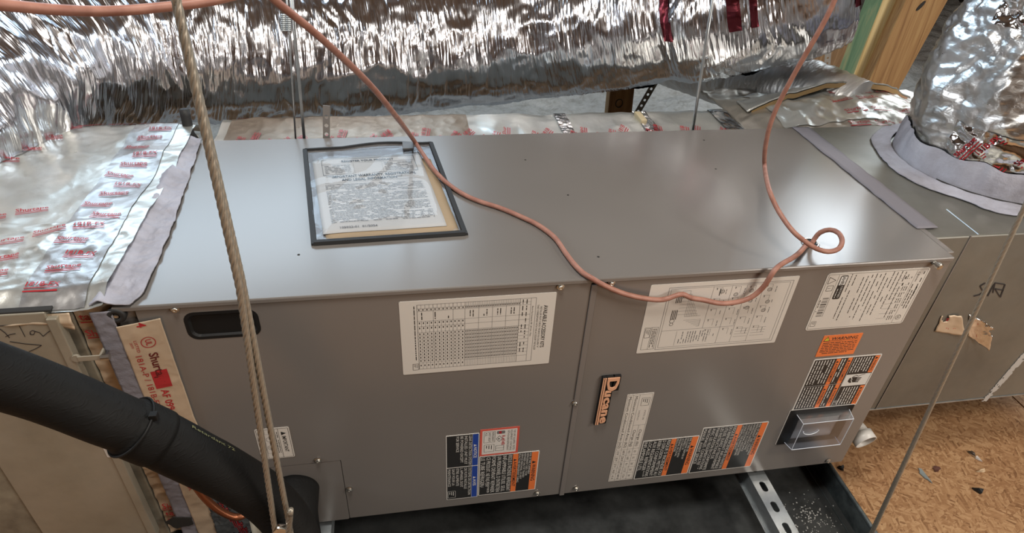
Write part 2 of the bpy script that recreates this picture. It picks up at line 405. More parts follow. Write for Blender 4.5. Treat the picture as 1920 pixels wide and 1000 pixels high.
# loose insulation behind
b = BM()
def fluff(u, v):
    e = min(1, max(0, (v-1.05)/.35))
    return V((u, v, FZ+.005+e*(.10+.05*nz(u, v, 0, 2.2)+.035*nz(u, v, 3, 7)+.015*nz(u, v, 5, 22))))
sheet(b, fluff, -2.5, 5, 1.0, 5.5, 250, 180)
finish('loose_fill_insulation', b, M_fluff, smooth=True, label='pale loose-fill insulation spread over the attic floor behind the unit', cat='insulation', kind='stuff')

# ============================================================ AIR HANDLER
unit = empty('air_handler', (L/2, D/2, 0), 'long grey steel air handler lying horizontally, covered in warning labels', 'air handler')
b = BM(); box(b, (0, .004, 0), (L, D, H-.003), .002); finish('cabinet', b, M_unit, unit)
b = BM(); box(b, (0, -.002, H-.0035), (L+.001, D+.001, H), .0015); box(b, (0, -.0025, H-.008), (L+.001, .0, H-.001), .001); finish('top_panel', b, M_unit, unit)
FW = lambda u, v, w: V((u, -w, v))
def panel(name, outer, holes=(), t=.004, y=0, m=None, parent=unit, **k):
    b = BM(); plate(b, outer, holes, lambda u, v, w: V((u, y-w, v)), t)
    return finish(name, b, m or M_unit, parent, **k)
hx0, hx1, hz0, hz1 = .0865, .182, .473, .519
sx0, sx1, sz1 = .142, .264, .1705
ld = panel('left_access_panel', [(.0275, 0), (.1385, 0), (.1385, sz1+.0012), (sx1+.0012, sz1+.0012), (sx1+.0012, 0), (.6725, 0), (.6725, H-.009), (.0275, H-.009)],
      [rrect(hx0, hz0, hx1, hz1, .014)], y=-.0)
panel('right_access_panel', [(.6835, 0), (L, 0), (L, H-.009), (.6835, H-.009)])
panel('service_cover', rrect(.1397, -.003, sx1, sz1, .004), t=.0035, y=.0003)
b = BM(); box(b, (.6732, -.0025, -.003), (.6828, .002, H-.012), .001); finish('centre_seam_strip', b, M_lip, unit)
b = BM(); box(b, (.6722, .0012, 0), (.6738, .0035, H-.01)); finish('panel_gap', b, M_seam, unit)
b = BM(); box(b, (.0262, .001, .0), (.0277, .0038, H-.01)); finish('panel_gap', b, M_seam, unit)
# recessed black handle pocket
b = BM(); pl = rrect(hx0-.002, hz0-.002, hx1+.002, hz1+.002, .015); pin = rrect(hx0+.003, hz0+.003, hx1-.003, hz1-.003, .011)
plate(b, pl, [pin], lambda u, v, w: V((u, -.0004-w, v)), .0006)
finish('recessed_handle', b, M_black, ld)
b = BM(); loops = []
for (x0, z0, x1, z1, r, y) in ((hx0+.003, hz0+.003, hx1-.003, hz1-.003, .011, -.0004), (hx0+.006, hz0+.005, hx1-.006, hz1-.006, .009, .003)):
    loops.append([b.verts.new((u, y, v)) for u, v in rrect(x0, z0, x1, z1, r)])
A, B_ = loops; nn = len(A)
for i in range(nn): b.faces.new((A[i], A[(i+1) % nn], B_[(i+1) % nn], B_[i]))
b.faces.new(B_); finish('handle_pocket', b, M_black, ld)
# screws
scr0 = None
for (x, z) in ((.079, .5295), (.624, .5268), (.704, .528), (.227, .179), (.272, .089), (.627, .012), (.706, .013), (1.263, .009), (.676, .265)):
    if not scr0:
        b = BM(); lathe(b, (0, 0, 0), (0, -1, 0), [(.0060, 0), (.0062, .0006), (.0052, .0010), (.0040, .0011), (.0040, .0034), (.0034, .0041), (.0018, .0041), (.0016, .0034)], 12)
        scr0 = finish('screw', b, M_screw, None); o = scr0
    else: o = scr0.copy(); COL.objects.link(o)
    o.location = (x, -.0008 if z > .02 else -.0008, z); o.parent = unit; o.matrix_parent_inverse = unit.matrix_basis.inverted()
b = BM(); lathe(b, (1.266, 0, .530), (.15, -1, 0), [(.0045, 0), (.0045, .008), (.0065, .009), (.0065, .014), (.0045, .0155)], 12); finish('screw', b, M_screw, unit, label='pale screw standing proud at the top right corner')
b = BM(); lathe(b, (.003, .004, .525), (0, -1, 0), [(.0125, 0), (.0128, .006), (.011, .0085), (.0055, .0085), (.0045, .006)], 24); g = finish('rubber_bumper', b, M_rubber, unit, True)
b = BM(); lathe(b, (.003, -.001, .525), (0, -1, 0), [(.0035, 0), (.0035, .0028), (.002, .0035)], 10); finish('rivet', b, M_screw, g)
# cable grommet hole on the top
gc = V((1.071, .060, H))
b = BM(); lathe(b, gc, (0, 0, 1), [(.0150, 0), (.0152, .0012), (.0135, .0025), (.0112, .002), (.0108, .0004)], 28); gr = finish('cable_grommet', b, M_chrome, unit, True)
b = BM(); lathe(b, gc+V((0, 0, .0005)), (0, 0, 1), [(.0108, 0), (.0108, .0008)], 24); finish('grommet_hole', b, M_black, gr)
# scratches and specks on the top (small drilled spots)
b = BM()
for px, py in ((1342, 317), (1065, 366), (1122, 482), (1320, 203+60), (560, 478), (985, 300)):
    p = fz(px, py); lathe(b, p+V((0, 0, .0001)), (0, 0, 1), [(.0022, 0), (.0016, .0006)], 7)
finish('speck', b, M_seam, unit, kind='stuff')

# ---------------------------------------------------------------- labels
def rlabel(name, x0, x1, z0, z1, m, rot=True, r=.002, t=.0006, **k):
    """sticker on the front face; returns (object, ink). rot: text reads downwards, its top towards +x"""
    y = -.0003
    o = panel(name, rrect(x0, z0, x1, z1, r, 3), t=t, y=-t-.0001, m=m, **k)
    yy = -t-.0001
    if rot: f = lambda u, v, w: V((x0+v, yy-.00012*w, z1-u))
    else: f = lambda u, v, w: V((x0+u, yy-.00012*w, z0+v))
    I = Ink(f); I.W = (z1-z0) if rot else (x1-x0); I.H = (x1-x0) if rot else (z1-z0); return o, I
def para(I, c, lines, u, vtop, h, pitch, w, bold=False):
    for i, s in enumerate(lines):
        if s: I.text(c, s, u, vtop-h-i*pitch, h, maxw=w, bold=bold)
def dots(I, c, u, v, w, h, n=11):
    """a worn, blank code patch: outline only"""
    I.frame(c, u, v, u+w, v+h, .0006); 
    for k in range(3): I.rect(c, u+w*.12, v+h*(.2+.25*k), u+w*(.5+.1*k), v+h*(.28+.25*k))
# 1 accessory kits
o, I = rlabel('accessory_label', .3815, .6195, .3675, .517, M_white, label='large white accessory kit table on the left panel')
W, Hh = I.W, I.H
I.text('black', 'AVAILABLE ACCESSORY KITS', .024, Hh-.018, .0062, w=.088, bold=True)
I.text('black', 'INSTALLER MUST CHECK THE BOX IN COLUMN "A"', .026, Hh-.0235, .003, w=.086)
I.text('black', 'THAT CORRESPONDS WITH THE ACCESSORY INSTALLED', .022, Hh-.0285, .003, w=.094)
I.frame('grey', .008, .026, W-.010, Hh-.031, .0006)
I.line('grey', ((.008, Hh-.039), (W-.010, Hh-.039)), .0005)
I.text('black', 'Electric Heat Accessories 208 - 240 Volts, 1 Phase', .024, Hh-.0368, .0024, w=.062)
v1 = Hh-.039; v0 = .026
I.line('grey', ((.008, v1-.017), (W-.010, v1-.017)), .0005)
vm = v1-.017; vh = v0+(vm-v0)*.46
for k in range(1, 33):   # fine columns of the upper half
    v = vh+(vm-vh)*k/32
    if k % 8 == 0: I.line('grey', ((.008, v), (W-.010, v)), .0005)
    else:
        I.line('grey', ((.008, v), (.020, v)), .00035); I.line('grey', ((.062, v), (W-.010, v)), .00035)
for k in range(13):
    v = v0+(vh-v0)*k/12
    for a, c in (((.008), .020), (.040, W-.010)): I.line('grey', ((a, v), (c, v)), .0004)
for k in (0, 4, 9, 12):
    v = v0+(vh-v0)*k/12; I.line('grey', ((.008, v), (W-.01, v)), .0005)
for u in (.015, .0205, .040, .050, .062, .069, .076, .083, .090, .097, .104, .111, .118, .126):
    I.line('grey', ((u, v0), (u, v1)), .0004)
for k in range(32):
    v = vh+(vm-vh)*(k+.3)/32
    for u in (.016, .064, .071, .078, .085, .092, .099, .106, .113, .120): I.rect('black', u, v, u+.0028, v+.0011)
for k in range(12):
    v = v0+(vh-v0)*(k+.35)/12
    for u in (.016, .042, .052, .064, .071, .078, .085, .092, .099, .106, .113, .120, .130): I.rect('black', u, v, u+.0034, v+.0016)
for k, s in enumerate(('4 KW', '5 KW', '7.5 KW', '10 KW')):
    I.micro('black', .024, vh+(vm-vh)*(k*8+4.5)/32, .037, .0022); I.micro('black', .024, vh+(vm-vh)*(k*8+2.8)/32, .037, .0022)
for v in (v0+.006, v0+.026, v0+.046): I.micro('black', .023, v, .037, .0024)
for k in range(9): I.micro('black', .010+.0125*k, v1-.007, .019+.0125*k, .0022); I.micro('black', .010+.0125*k, v1-.013, .019+.0125*k, .0022)
I.micro('black', .010, .021, W-.03, .0022, 1); dots(I, 'black', W-.022, .016, .013, .009)
I.done(o)
# 2 wiring diagram
o, I = rlabel('wiring_diagram_label', .7705, 1.025, .3735, .519, M_white, label='wide white wiring diagram, partly behind the hanging cable')
W, Hh = I.W, I.H
I.frame('grey', .008, .032, W-.006, Hh-.008, .0007); I.frame('grey', .011, .036, W-.010, Hh-.013, .0005)
I.line('grey', ((W-.047, .036), (W-.047, .166)), .0005)
for v in (.108, .140, .166, .196): I.line('grey', ((.011, v), (W-.010 if v != .108 else W-.047, v)), .0005)
I.line('grey', ((W-.047, .036), (W-.012, .036)), .0004); I.line('grey', ((W-.044, .064), (W-.012, .064)), .0004)
for u, v in ((.02, .05), (.03, .048), (.055, .046), (.065, .046)):
    for k in range(4): I.rect('black', u, v+.0028*k, u+.010, v+.0028*k+.0014)
I.ring('black', .078, .050, .004, .0007); I.ring('black', .085, .050, .003, .0007)
for a in range(8):
    u = .016+.007*a; I.line('grey', ((u, .056), (u, .070+.003*a), (.07, .070+.003*a), (.07, .098-.003*a)), .0004)
for a in range(6): I.line('grey', ((.078+.003*a, .07+.005*a), (.078+.003*a, .1), (.092, .1)), .0004)
for (u, v) in ((.045, .125), (.022, .125), (.03, .15), (.05, .15), (.024, .176), (.045, .180), (.06, .178), (.024, .208), (.05, .212), (.068, .21)):
    I.ring('black', u, v, .0036, .0007, 12); I.ring('black', u, v, .0018, .0005, 8)
for v in (.112, .144, .170, .200):
    for k in range(5):
        u = .014+.022*k; I.line('grey', ((u, v), (u, v+.012), (u+.014, v+.012)), .0004); I.rect('black', u, v+.002, u+.004, v+.0032); I.micro('grey', u+.004, v+.019, u+.016, .0018)
for k in range(12): I.micro('grey', W-.042, .070+.0045*k, W-.016, .0022)
for k in range(7): I.micro('grey', .016, .122-.002+.0001*k, .03, .0018)
for (a, c) in ((.170, .2), (.2, .232)):
    for k in range(4): I.line('grey', ((W-.040+.006*k, a), (W-.040+.006*k, c-.006)), .0004)
I.frame('black', .089, .006, W-.008, .029, .0005); I.line('black', ((.089, .018), (W-.008, .018)), .0004); dots(I, 'black', .091, .0075, .020, .009)
for k in range(3): I.micro('black', .092, .020+.0028*k, W-.012, .0018)
I.done(o)
# 3 rating label
o, I = rlabel('rating_label', 1.0755, 1.2665, .396, .520, M_white, r=.005, label='white rating label at the upper right corner')
W, Hh = I.W, I.H
I.frame('black', .003, .003, W-.003, Hh-.003, .0005); I.line('black', ((.004, .022), (W-.03, .022)), .0005)
I.line('black', ((.008, .006), (.022, .006), (.015, .019), (.008, .006)), .0009); I.frame('black', .026, .008, .037, .019, .0008); I.text('black', 'i', .031, .010, .006)
for k, wd in enumerate((2, 1, 1, 2, 1, 3, 1, 2, 1, 1, 2, 1, 3, 1, 1, 2)):
    u = .052+.0026*k; I.rect('black', u, .009, u+.0007*wd, .020)
I.micro('black', .056, .005, .082, .0022); dots(I, 'black', W-.020, .006, .011, .009)
I.poly('black', rrect(.006, .026, .056, .040, .003, 3)); I.rect('white', .008, .0275, .026, .0385, 1.5)
I.text('black', 'AHRI', .0085, .030, .006, w=.017, bold=True, lift=2); I.text('white', 'CERTIFIED', .028, .034, .0035, w=.025, lift=2); I.micro('white', .028, .029, .053, .002, lift=2)
for k, (a, c) in enumerate(((.004, .100), (.006, .105), (.012, .090), (.010, .112), (.008, .105), (.006, .085), (.008, .112), (.006, .095), (.008, .098), (.004, .070), (.006, .085), (.004, .066), (.006, .110))):
    I.micro('black', a, .045+.0078*k+(.008 if k > 1 else 0), c, .0022)
for k in range(9): I.line('grey', ((.02+.011*k, .140-.001*k), (.02+.011*k, .152)), .0004)
for k in range(8):
    for j in range(3): I.micro('black', .012+.013*k, .154+.004*j, .022+.013*k, .002)
I.line('black', ((.004, .168), (W-.004, .168)), .0004); I.text('black', 'CBWM', .008, .171, .004, w=.02)
for j in range(3): I.micro('black', .034, .171+.005*j, .088, .0026)
I.ring('black', W-.016, .176, .005, .0008); I.text('black', 'UL', W-.019, .174, .004, w=.006, bold=True); I.micro('black', .008, .182, .06, .0026)
for u in (.016, .030): I.rect('black', u, .150, u+.006, .1525)
I.done(o)
# 4 orange warning
o, I = rlabel('warning_label', 1.1195, 1.1965, .3285, .3795, M_lorange, rot=False, r=.001, label='small plain orange warning sticker below the rating label')
I.text('black', 'WARNING', .0165, .0395, .0066, w=.052, bold=True, shear=.2); I.line('black', ((.002, .0375), (.072, .0375)), .0007)
I.tri('yellow', .003, .0385, .010); I.line('black', ((.003, .0385), (.014, .0385), (.0085, .0485), (.003, .0385)), .0008, 1.5); I.rect('black', .008, .0415, .009, .0455, 1.5)
for k in range(7): I.micro('black', .004 if k < 6 else .010, .032-.0042*k, .072 if k < 6 else .06, .0026, 1)
I.done(o)
def orange_head(I, u0, u1, v0, v1, s, tc='black'):
    I.rect('orange', u0, v0, u1, v1, .5); h = (v1-v0)*.62; w = min((u1-u0)*.8, h*.95*(len(s)+1)); c = (u0+u1)/2; vb = (v0+v1)/2-h/2
    I.tri(tc, c-w/2-h*.2, vb, h, 1.2); I.text(tc, s, c-w/2+h*1.1, vb, h*.95, w=w-h*1.1, bold=True, lift=1.2)
# 5 big hazard label with hand
o, I = rlabel('hazard_label', 1.1205, 1.260, .184, .322, M_whiteg, r=.003, label='large black and orange label with a hand shock symbol')
W, Hh = I.W, I.H
I.rect('black', .0025, .0025, W-.0025, Hh-.0025, .3)
mid = W*.52
for (u0, u1) in ((.003, mid-.0008), (mid+.0008, W-.003)):
    nm = 'AVERTISSEMENT' if u0 < .01 else 'WARNING'
    orange_head(I, u0, u1, .047, .056, nm); orange_head(I, u0, u1, .071, .080, nm)
    for v0, n, p in ((.006, 7, .0058), (.0585, 2, .0055)):
        for k in range(n): I.micro('white', u0+.002, v0+p*k, u1-.004, .0030, .95)
I.line('white', ((mid, .003), (mid, .083)), .0006); I.line('white', ((.003, .083), (W-.003, .083)), .0006)
orange_head(I, .003, .047, .127, .1365, 'WARNING'); orange_head(I, .082, W-.003, .127, .1365, 'WARNING')
for k in range(7):
    I.micro('white', .005, .087+.0056*k, .043, .0030, .95); 
    if k > 0: I.micro('white', .084, .087+.0056*k, W-.006, .0030, .95)
dots(I, 'white', W-.018, .084, .010, .008)
I.rect('white', .049, .084, .080, .136, .6)
# hand pictogram (palm, four fingers, bolt, wire)
def up(u, v): return (.049+v, .084+u)   # local: u along x(world), v downwards
I.poly('black', [up(*q) for q in ((.010, .010), (.016, .007), (.026, .008), (.026, .022), (.014, .023), (.009, .018))], 1.2)
for k in range(4): I.poly('black', [up(*q) for q in ((.025, .009+.0035*k), (.036-.001*k, .010+.0035*k), (.036-.001*k, .0122+.0035*k), (.025, .0117+.0035*k))], 1.2)
I.line('white', [up(*q) for q in ((.013, .008), (.017, .014), (.015, .015), (.020, .023))], .0015, 1.8)
I.line('black', [up(*q) for q in ((.016, .006), (.022, .003), (.027, .006), (.040, .001))], .0014, 1.2)
I.done(o)
# 7 minimum area label
o, I = rlabel('charge_table_label', .7715, .8220, .023, .273, M_white, r=.001, label='tall narrow white charge table beside the badge')
W, Hh = I.W, I.H
I.frame('grey', .002, .002, W-.002, Hh-.002, .0005)
for v in (.0125, .0245, .036): I.line('grey', ((.002 if v < .03 else .085, v), (W-.002, v)), .0005)
I.line('grey', ((.085, .0245), (.085, Hh-.002)), .0005)
for k in range(6): u = .153+.0185*k; I.line('grey', ((u, .002), (u, Hh-.002)), .0005)
I.text('black', 'Minimum Conditioned Area (m2)', .006, .0045, .0052, w=.142); I.text('black', 'Minimum Conditioned Area (ft2)', .006, .0160, .0052, w=.142)
I.text('black', 'Charge (kg)', .098, .0275, .0052, w=.048); I.text('black', 'Charge (lb)', .098, .039, .0052, w=.048)
for r_, row in enumerate((('13.9', '20.9', '27.9', '34.8', '41.8'), ('149.9', '224.9', '299.9', '374.8', '449.8'), ('4.5', '6.8', '9.1', '11.3', '13.6'), ('10', '15', '20', '25', '30'))):
    for k, s in enumerate(row): I.text('black', s, .162+.0187*k, .0045+.0115*r_, .0046, maxw=.015, align='c')
dots(I, 'black', .012, .030, .020, .015); I.text('grey', 'STATIC 245', .045, .040, .003, w=.026); I.text('grey', '103279-01', .045, .029, .003, w=.026)
I.done(o)
FL = ['RISK OF FIRE. FLAMMABLE', 'REFRIGERANT USED. TO BE', 'REPAIRED ONLY BY TRAINED', 'SERVICE PERSONNEL. DO NOT', 'PUNCTURE REFRIGERANT TUBING.']
FF = ['RISQUE D INCENDIE. REFRIGERANT', 'INFLAMMABLE UTILISE. SEUL', 'UN PERSONNEL D ENTRETIEN', 'FORME DEVRAIT REPARER', 'CE PRODUIT. NE PAS PERFORER', 'LE TUBE REFRIGERANT.']
def blackwarn(name, x0, x1, z0, z1, mid, en, fr, lab):
    o, I = rlabel(name, x0, x1, z0, z1, M_whiteg, r=.002, label=lab); W, Hh = I.W, I.H; e = .0018
    I.rect('black', e, e, W-e, Hh-e, .3); b1 = .0125
    orange_head(I, e, W-e, Hh-e-b1, Hh-e, 'WARNING'); orange_head(I, e, W-e, mid, mid+b1*.8, 'AVERTISSEMENT')
    n = len(en); p = (Hh-e-b1-mid-b1*.8)/n
    para(I, 'white', en, .004, Hh-e-b1-p*.12, p*.74, p, W-.010)
    n = len(fr); p = (mid-e)/n
    para(I, 'white', fr, .004, mid-p*.12, p*.74, p, W-.010)
    I.rect('black', W-.026, e+.0005, W-.002, e+.015, 1.15); dots(I, 'white', W-.024, .0035, .020, .011); I.done(o); return o
en2 = ['RISK OF FIRE OR', 'EXPLOSION. DISPOSE OF', 'PROPERLY IN', 'ACCORDANCE WITH', 'FEDERAL OR LOCAL', 'REGULATIONS.']
fr2 = ['RISQUE D INCENDIE OU', 'D EXPLOSION. METTRE AU', 'REBUT CONFORMEMENT', 'AUX REGLEMENTATIONS', 'LOCALES. REFRIGERANT', 'INFLAMMABLE UTILISE']
blackwarn('flammable_warning_label', .825, .9405, .021, .1385, .0585, en2, fr2, 'black and orange warning, left of the two below the badge')
en3 = ['RISK OF FIRE DUE TO FLAMMABLE', 'REFRIGERANT USED. FOLLOW', 'HANDLING INSTRUCTIONS', 'CAREFULLY IN COMPLIANCE', 'WITH NATIONAL REGULATIONS', 'CONSULT THE MANUAL BEFORE', 'ATTEMPTING TO SERVICE']
fr3 = ['RISQUE D INCENDIE EN RAISON', 'DU REFRIGERANT INFLAMMABLE', 'UTILISE. SUIVEZ ATTENTIVEMENT', 'LES INSTRUCTIONS DE', 'MANIPULATION EN CONFORMITE', 'AVEC LES REGLEMENTATIONS', 'NATIONALES. CONSULTER LE', 'MANUEL AVANT SERVICE']
blackwarn('flammable_warning_label', .9430, 1.0805, .0205, .1595, .072, en3, fr3, 'black and orange warning, right of the two below the badge')
blackwarn('flammable_warning_label', .5090, .6220, .0250, .1430, .0630, FL, FF, 'black and orange warning on the left panel under the red sticker')
# notice label (blue)
o, I = rlabel('notice_label', .4480, .5078, .0225, .2090, M_whiteg, label='narrow black and blue bilingual notice sticker')
W, Hh = I.W, I.H; e = .0015; mid = .0900
for u0, u1, s, t in ((e, mid-.001, 'NOTICE', ['LEAK DETECTION SYSTEM', 'INSTALLED. UNIT MUST', 'BE POWERED EXCEPT', 'FOR SERVICE']), (mid+.001, W-e, 'AVIS', ['SYSTEME DE DETECTION', 'DE FUITE INSTALLE', 'L APPAREIL DOIT', 'ETRE ALIMENTE', 'SAUF POUR LA', 'MAINTENANCE'])):
    I.rect('black', u0, e, u1, Hh-.0125, .3); I.rect('blue', u0, Hh-.0120, u1, Hh-e, .5); c = (u0+u1)/2
    I.tri('white', c-.016, Hh-.0095, .0055, 1.2); I.text('white', s, c-.008, Hh-.0095, .0055, w=.005*len(s), bold=True, lift=1.2)
    p = .0076; para(I, 'white', t, u0+.003, Hh-.0135, .0052, p, u1-u0-.006)
dots(I, 'white', W-.026, .003, .020, .014); I.done(o)
# red refrigerant label
o, I = rlabel('refrigerant_label', .5090, .5800, .1440, .2165, M_lred, r=.001, label='white refrigerant sticker with a red border')
W, Hh = I.W, I.H
I.rect('cream', .004, .004, W-.004, Hh-.004, .3)
para(I, 'black', ['THIS UNIT EQUIPPED, TESTED', 'EQUIPMENT CONTAINS', 'WITH R-454B REFRIGERANT'], .007, Hh-.0065, .0038, .0056, .056)
I.text('red', 'R-454B', .020, Hh-.0315, .006, w=.026, bold=True)
I.poly('grey', rrect(.007, .030, .015, .045, .002, 2)); I.rect('red', .0075, .034, .0145, .0385, 1.5)
I.line('black', ((.020, .035), (.028, .0295), (.036, .035), (.028, .0405), (.020, .035)), .0008); I.tri('black', .026, .033, .004)
I.frame('black', .047, .029, .061, .044, .0007); I.line('black', ((.054, .029), (.054, .044)), .0006)
I.frame('black', .007, .007, .036, .027, .0006); para(I, 'black', ['REFRIGERANT', 'SAFETY GROUP', 'A2L'], .009, .0255, .0040, .0062, .025); dots(I, 'black', .042, .008, .020, .018); I.done(o)
# important label
o, I = rlabel('important_label', .1375, .1915, .1945, .2705, M_white, r=.003, label='small white important notice behind the steel rope')
W, Hh = I.W, I.H
I.frame('black', .002, .002, W-.002, Hh-.002, .0006); I.line('black', ((.002, .036), (W-.002, .036)), .0006); I.line('black', ((.002, .012), (W-.002, .012)), .0004)
I.tri('black', .010, .040, .008); I.text('black', 'IMPORTANT', .021, .0405, .0062, w=.040, bold=True)
for k in range(2): I.micro('black', .010, .030+.003*k, .062, .0018)
I.frame('grey', .014, .013, .062, .028, .0004); I.ring('grey', .027, .020, .0055, .0006, 14); I.ring('grey', .047, .020, .0055, .0006, 14); I.ring('grey', .047, .020, .003, .0005, 10)
for k in range(2): I.micro('black', .01, .004+.0035*k, .066, .0018, .5)
I.done(o)
# badge
bx0, bx1, bz0, bz1 = .718, .749, .205, .3275
o = empty('name_badge', (0, 0, 0), None, None); o.parent = unit; o.matrix_parent_inverse = unit.matrix_basis.inverted(); o['label'] = 'raised orange lettered name badge, mounted sideways'
b = BM(); box(b, (bx0-.001, -.0055, bz0), (bx0+.0075, .000, bz1), .0008); box(b, (bx0+.005, -.0045, bz0+.001), (bx0+.022, 0, bz1), .0008); box(b, (bx0+.018, -.0045, bz1-.037), (bx1+.002, 0, bz1), .0008); finish('black_backing', b, M_black, o)
I = Ink(lambda u, v, w: V((bx0+v, -.0046-w, bz1-u)))
def raised(I, s, u, v, h, w, bold=True):
    vs, fs, Wt = textgeo(s, bold); b = BM(); k = h/CAP
    vv = [b.verts.new(I.f(u+x*w/Wt, v+y*k, 0)) for x, y in vs]
    F = []
    for f in fs:
        try: F.append(b.faces.new([vv[i] for i in f]))
        except ValueError: pass
    bmesh.ops.recalc_face_normals(b, faces=b.faces[:]); e = bmesh.ops.extrude_face_region(b, geom=F)
    for g in e['geom']:
        if isinstance(g, bmesh.types.BMVert): g.co.y -= .0018
    bmesh.ops.recalc_face_normals(b, faces=b.faces[:]); return b
_tc[('D', 2)] = None
def heavy(s):
    cu = bpy.data.curves.new('t', 'FONT'); cu.body = s; cu.size = 1; cu.resolution_u = 2; cu.offset = .03; cu.space_character = 1.1
    ob = bpy.data.objects.new('t', cu); COL.objects.link(ob); me = ob.to_mesh()
    vs = [(v.co.x, v.co.y) for v in me.vertices]; fs = [tuple(p.vertices) for p in me.polygons]; ob.to_mesh_clear(); bpy.data.objects.remove(ob)
    x0 = min(v[0] for v in vs); x1 = max(v[0] for v in vs); _tc[(s, True)] = ([(x-x0, y) for x, y in vs], fs, x1-x0)
heavy('D'); heavy('ucane')
finish('letter', raised(I, 'D', .003, .0095, .0205, .032), M_badge, o); finish('lettering', raised(I, 'ucane', .034, .0085, .0155, .084), M_badge, o)
b = BM(); box(b, (bx0+.0005, -.0068, bz0+.002), (bx0+.0022, -.005, bz1-.002)); box(b, (bx0+.0036, -.0068, bz0+.002), (bx0+.0064, -.005, bz1-.002)); finish('underline', b, M_badge, o)
# clear sight window over a black frame
o = empty('sight_window', (0, 0, 0), None, None); o.parent = unit; o.matrix_parent_inverse = unit.matrix_basis.inverted(); o['label'] = 'clear plastic box window on a black backing'
wx0, wx1, wz0, wz1 = 1.118, 1.256, .085, .186
b = BM(); plate(b, rrect(wx0, wz0, wx1, wz1, .002), [rrect(wx0+.026, wz0+.012, wx1-.020, wz1-.028, .002)], lambda u, v, w: V((u, -.0022-w, v)), .002); finish('black_backing', b, M_black, o)
b = BM(); box(b, (wx0-.0015, -.0012, wz0), (wx0+.0005, -.0002, wz1+.0015)); box(b, (wx0-.001, -.0012, wz1), (wx1, -.0002, wz1+.0015)); finish('white_edge', b, INKS['cream'], o)
b = BM(); pts0 = [(wx0+.016, wz0+.006), (wx1-.008, wz0+.006), (wx1-.008, wz1-.012), (wx0+.016, wz1-.012)]
c0 = [b.verts.new((x, -.0024, z)) for x, z in pts0]; c1 = [b.verts.new((x+(.003 if x < 1.19 else -.003), -.024, z+(.003 if z < .13 else -.003))) for x, z in pts0]
for i in range(4): b.faces.new((c0[i], c0[(i+1) % 4], c1[(i+1) % 4], c1[i]))
b.faces.new(c1); bmesh.ops.bevel(b, geom=b.edges[:], offset=.001, segments=2, affect='EDGES'); q = finish('clear_cover', b, M_acryl, o)
b = BM(); k = [V((x+(.003 if x < 1.19 else -.003), -.0242, z+(.003 if z < .13 else -.003))) for x, z in pts0]; kk = [V((x, -.0026, z)) for x, z in pts0]
for i in range(4):
    cyl(b, k[i], k[(i+1) % 4], .0006, n=6); cyl(b, k[i], kk[i], .0005, n=6)
finish('cover_edge', b, mat('clear_edge', (.75, .82, .9), .2, 0), o)
b = BM(); pt = [V((1.150+.011*math.cos(a)*1.5+.010, -.0255, .150-.011*abs(math.sin(a)))) for a in [math.pi*i/12 for i in range(13)]]
tube(b, pt, .0007, 6, .003); finish('thumb_grip', b, mat('clear_edge2', (.8, .85, .9), .2, 0), o)

# ---------------------------------------------------------------- document pouch on top
ZT = H+.0008
pc = [fz(572, 283), fz(808, 270), fz(872, 440), fz(589, 459)]   # TL TR BR BL
pouch = empty('document_pouch', (pc[0]+pc[2])/2, 'clear vinyl document pouch with black edging lying on the air handler', 'pouch')
def bil(u, v):  # u left-right, v bottom-top
    p = (pc[3]*(1-u)+pc[2]*u)*(1-v)+(pc[0]*(1-u)+pc[1]*u)*v; p.x += 0; return p
def pz(u, v):
    e = min(u, 1-u, v, 1-v); return ZT+.0015+.0085*min(1, max(0, e)*7)**.6*1.0+.0012*nz(u*5, v*5, 2)
def pm(u, v):
    p = bil(u, v); p.y += .012*math.sin(max(0, min(1, (u-.3)/.6))*math.pi)*max(0, v-.85)/.15; p.z = pz(u, v); return p
b = BM(); sheet(b, lambda u, v: pm(u, v), .01, .99, .01, .99, 60, 50); finish('clear_front_sheet', b, M_vinyl, pouch, True)
b = BM(); sheet(b, lambda u, v: V((*pm(u, v).xy, ZT)), .01, .99, .01, .99, 4, 4); finish('clear_back_sheet', b, M_vinyl, pouch)
def strip(a, c, wd, hgt=.004):
    b = BM(); n = 14
    P = [pm(a[0]+(c[0]-a[0])*i/n, a[1]+(c[1]-a[1])*i/n) for i in range(n+1)]
    prev = None
    for i, p in enumerate(P):
        t = (P[min(i+1, n)]-P[max(i-1, 0)]); t.z = 0; t.normalize(); s = V((-t.y, t.x, 0))*wd/2; p = V((p.x, p.y, ZT))
        vs = [b.verts.new(p-s), b.verts.new(p+s), b.verts.new(p+s*.8+V((0, 0, hgt))), b.verts.new(p-s*.8+V((0, 0, hgt)))]
        if prev:
            for j in range(4): b.faces.new((prev[j], prev[(j+1) % 4], vs[(j+1) % 4], vs[j]))
        else: b.faces.new(vs)
        prev = vs
    b.faces.new(prev[::-1]); bmesh.ops.recalc_face_normals(b, faces=b.faces[:]); return b
finish('side_binding', strip((.0, -.01), (.0, 1.0), .009), M_rubber, pouch); finish('side_binding', strip((1, -.01), (1.0, 1.0), .0095), M_rubber, pouch)
finish('bottom_binding', strip((0, 0), (1, 0), .009, .006), M_rubber, pouch); finish('top_binding', strip((0, 1), (1, 1), .0045), M_rubber, pouch)
b = BM(); sheet(b, lambda u, v: pm(u, v)+V((0, 0, .0012)), .03, .97, .905, .915, 30, 1); z_ = finish('zip_track', b, clear('zip_vinyl', (.45, .48, .5), .2, .2, 0, .05), pouch)
q = pm(.80, .93); b = BM(); box(b, (q.x-.011, q.y-.016, q.z-.001), (q.x+.011, q.y+.016, q.z+.003), .001); finish('zip_slider', b, mat('grey_plastic', (.12, .12, .12), .4), pouch)
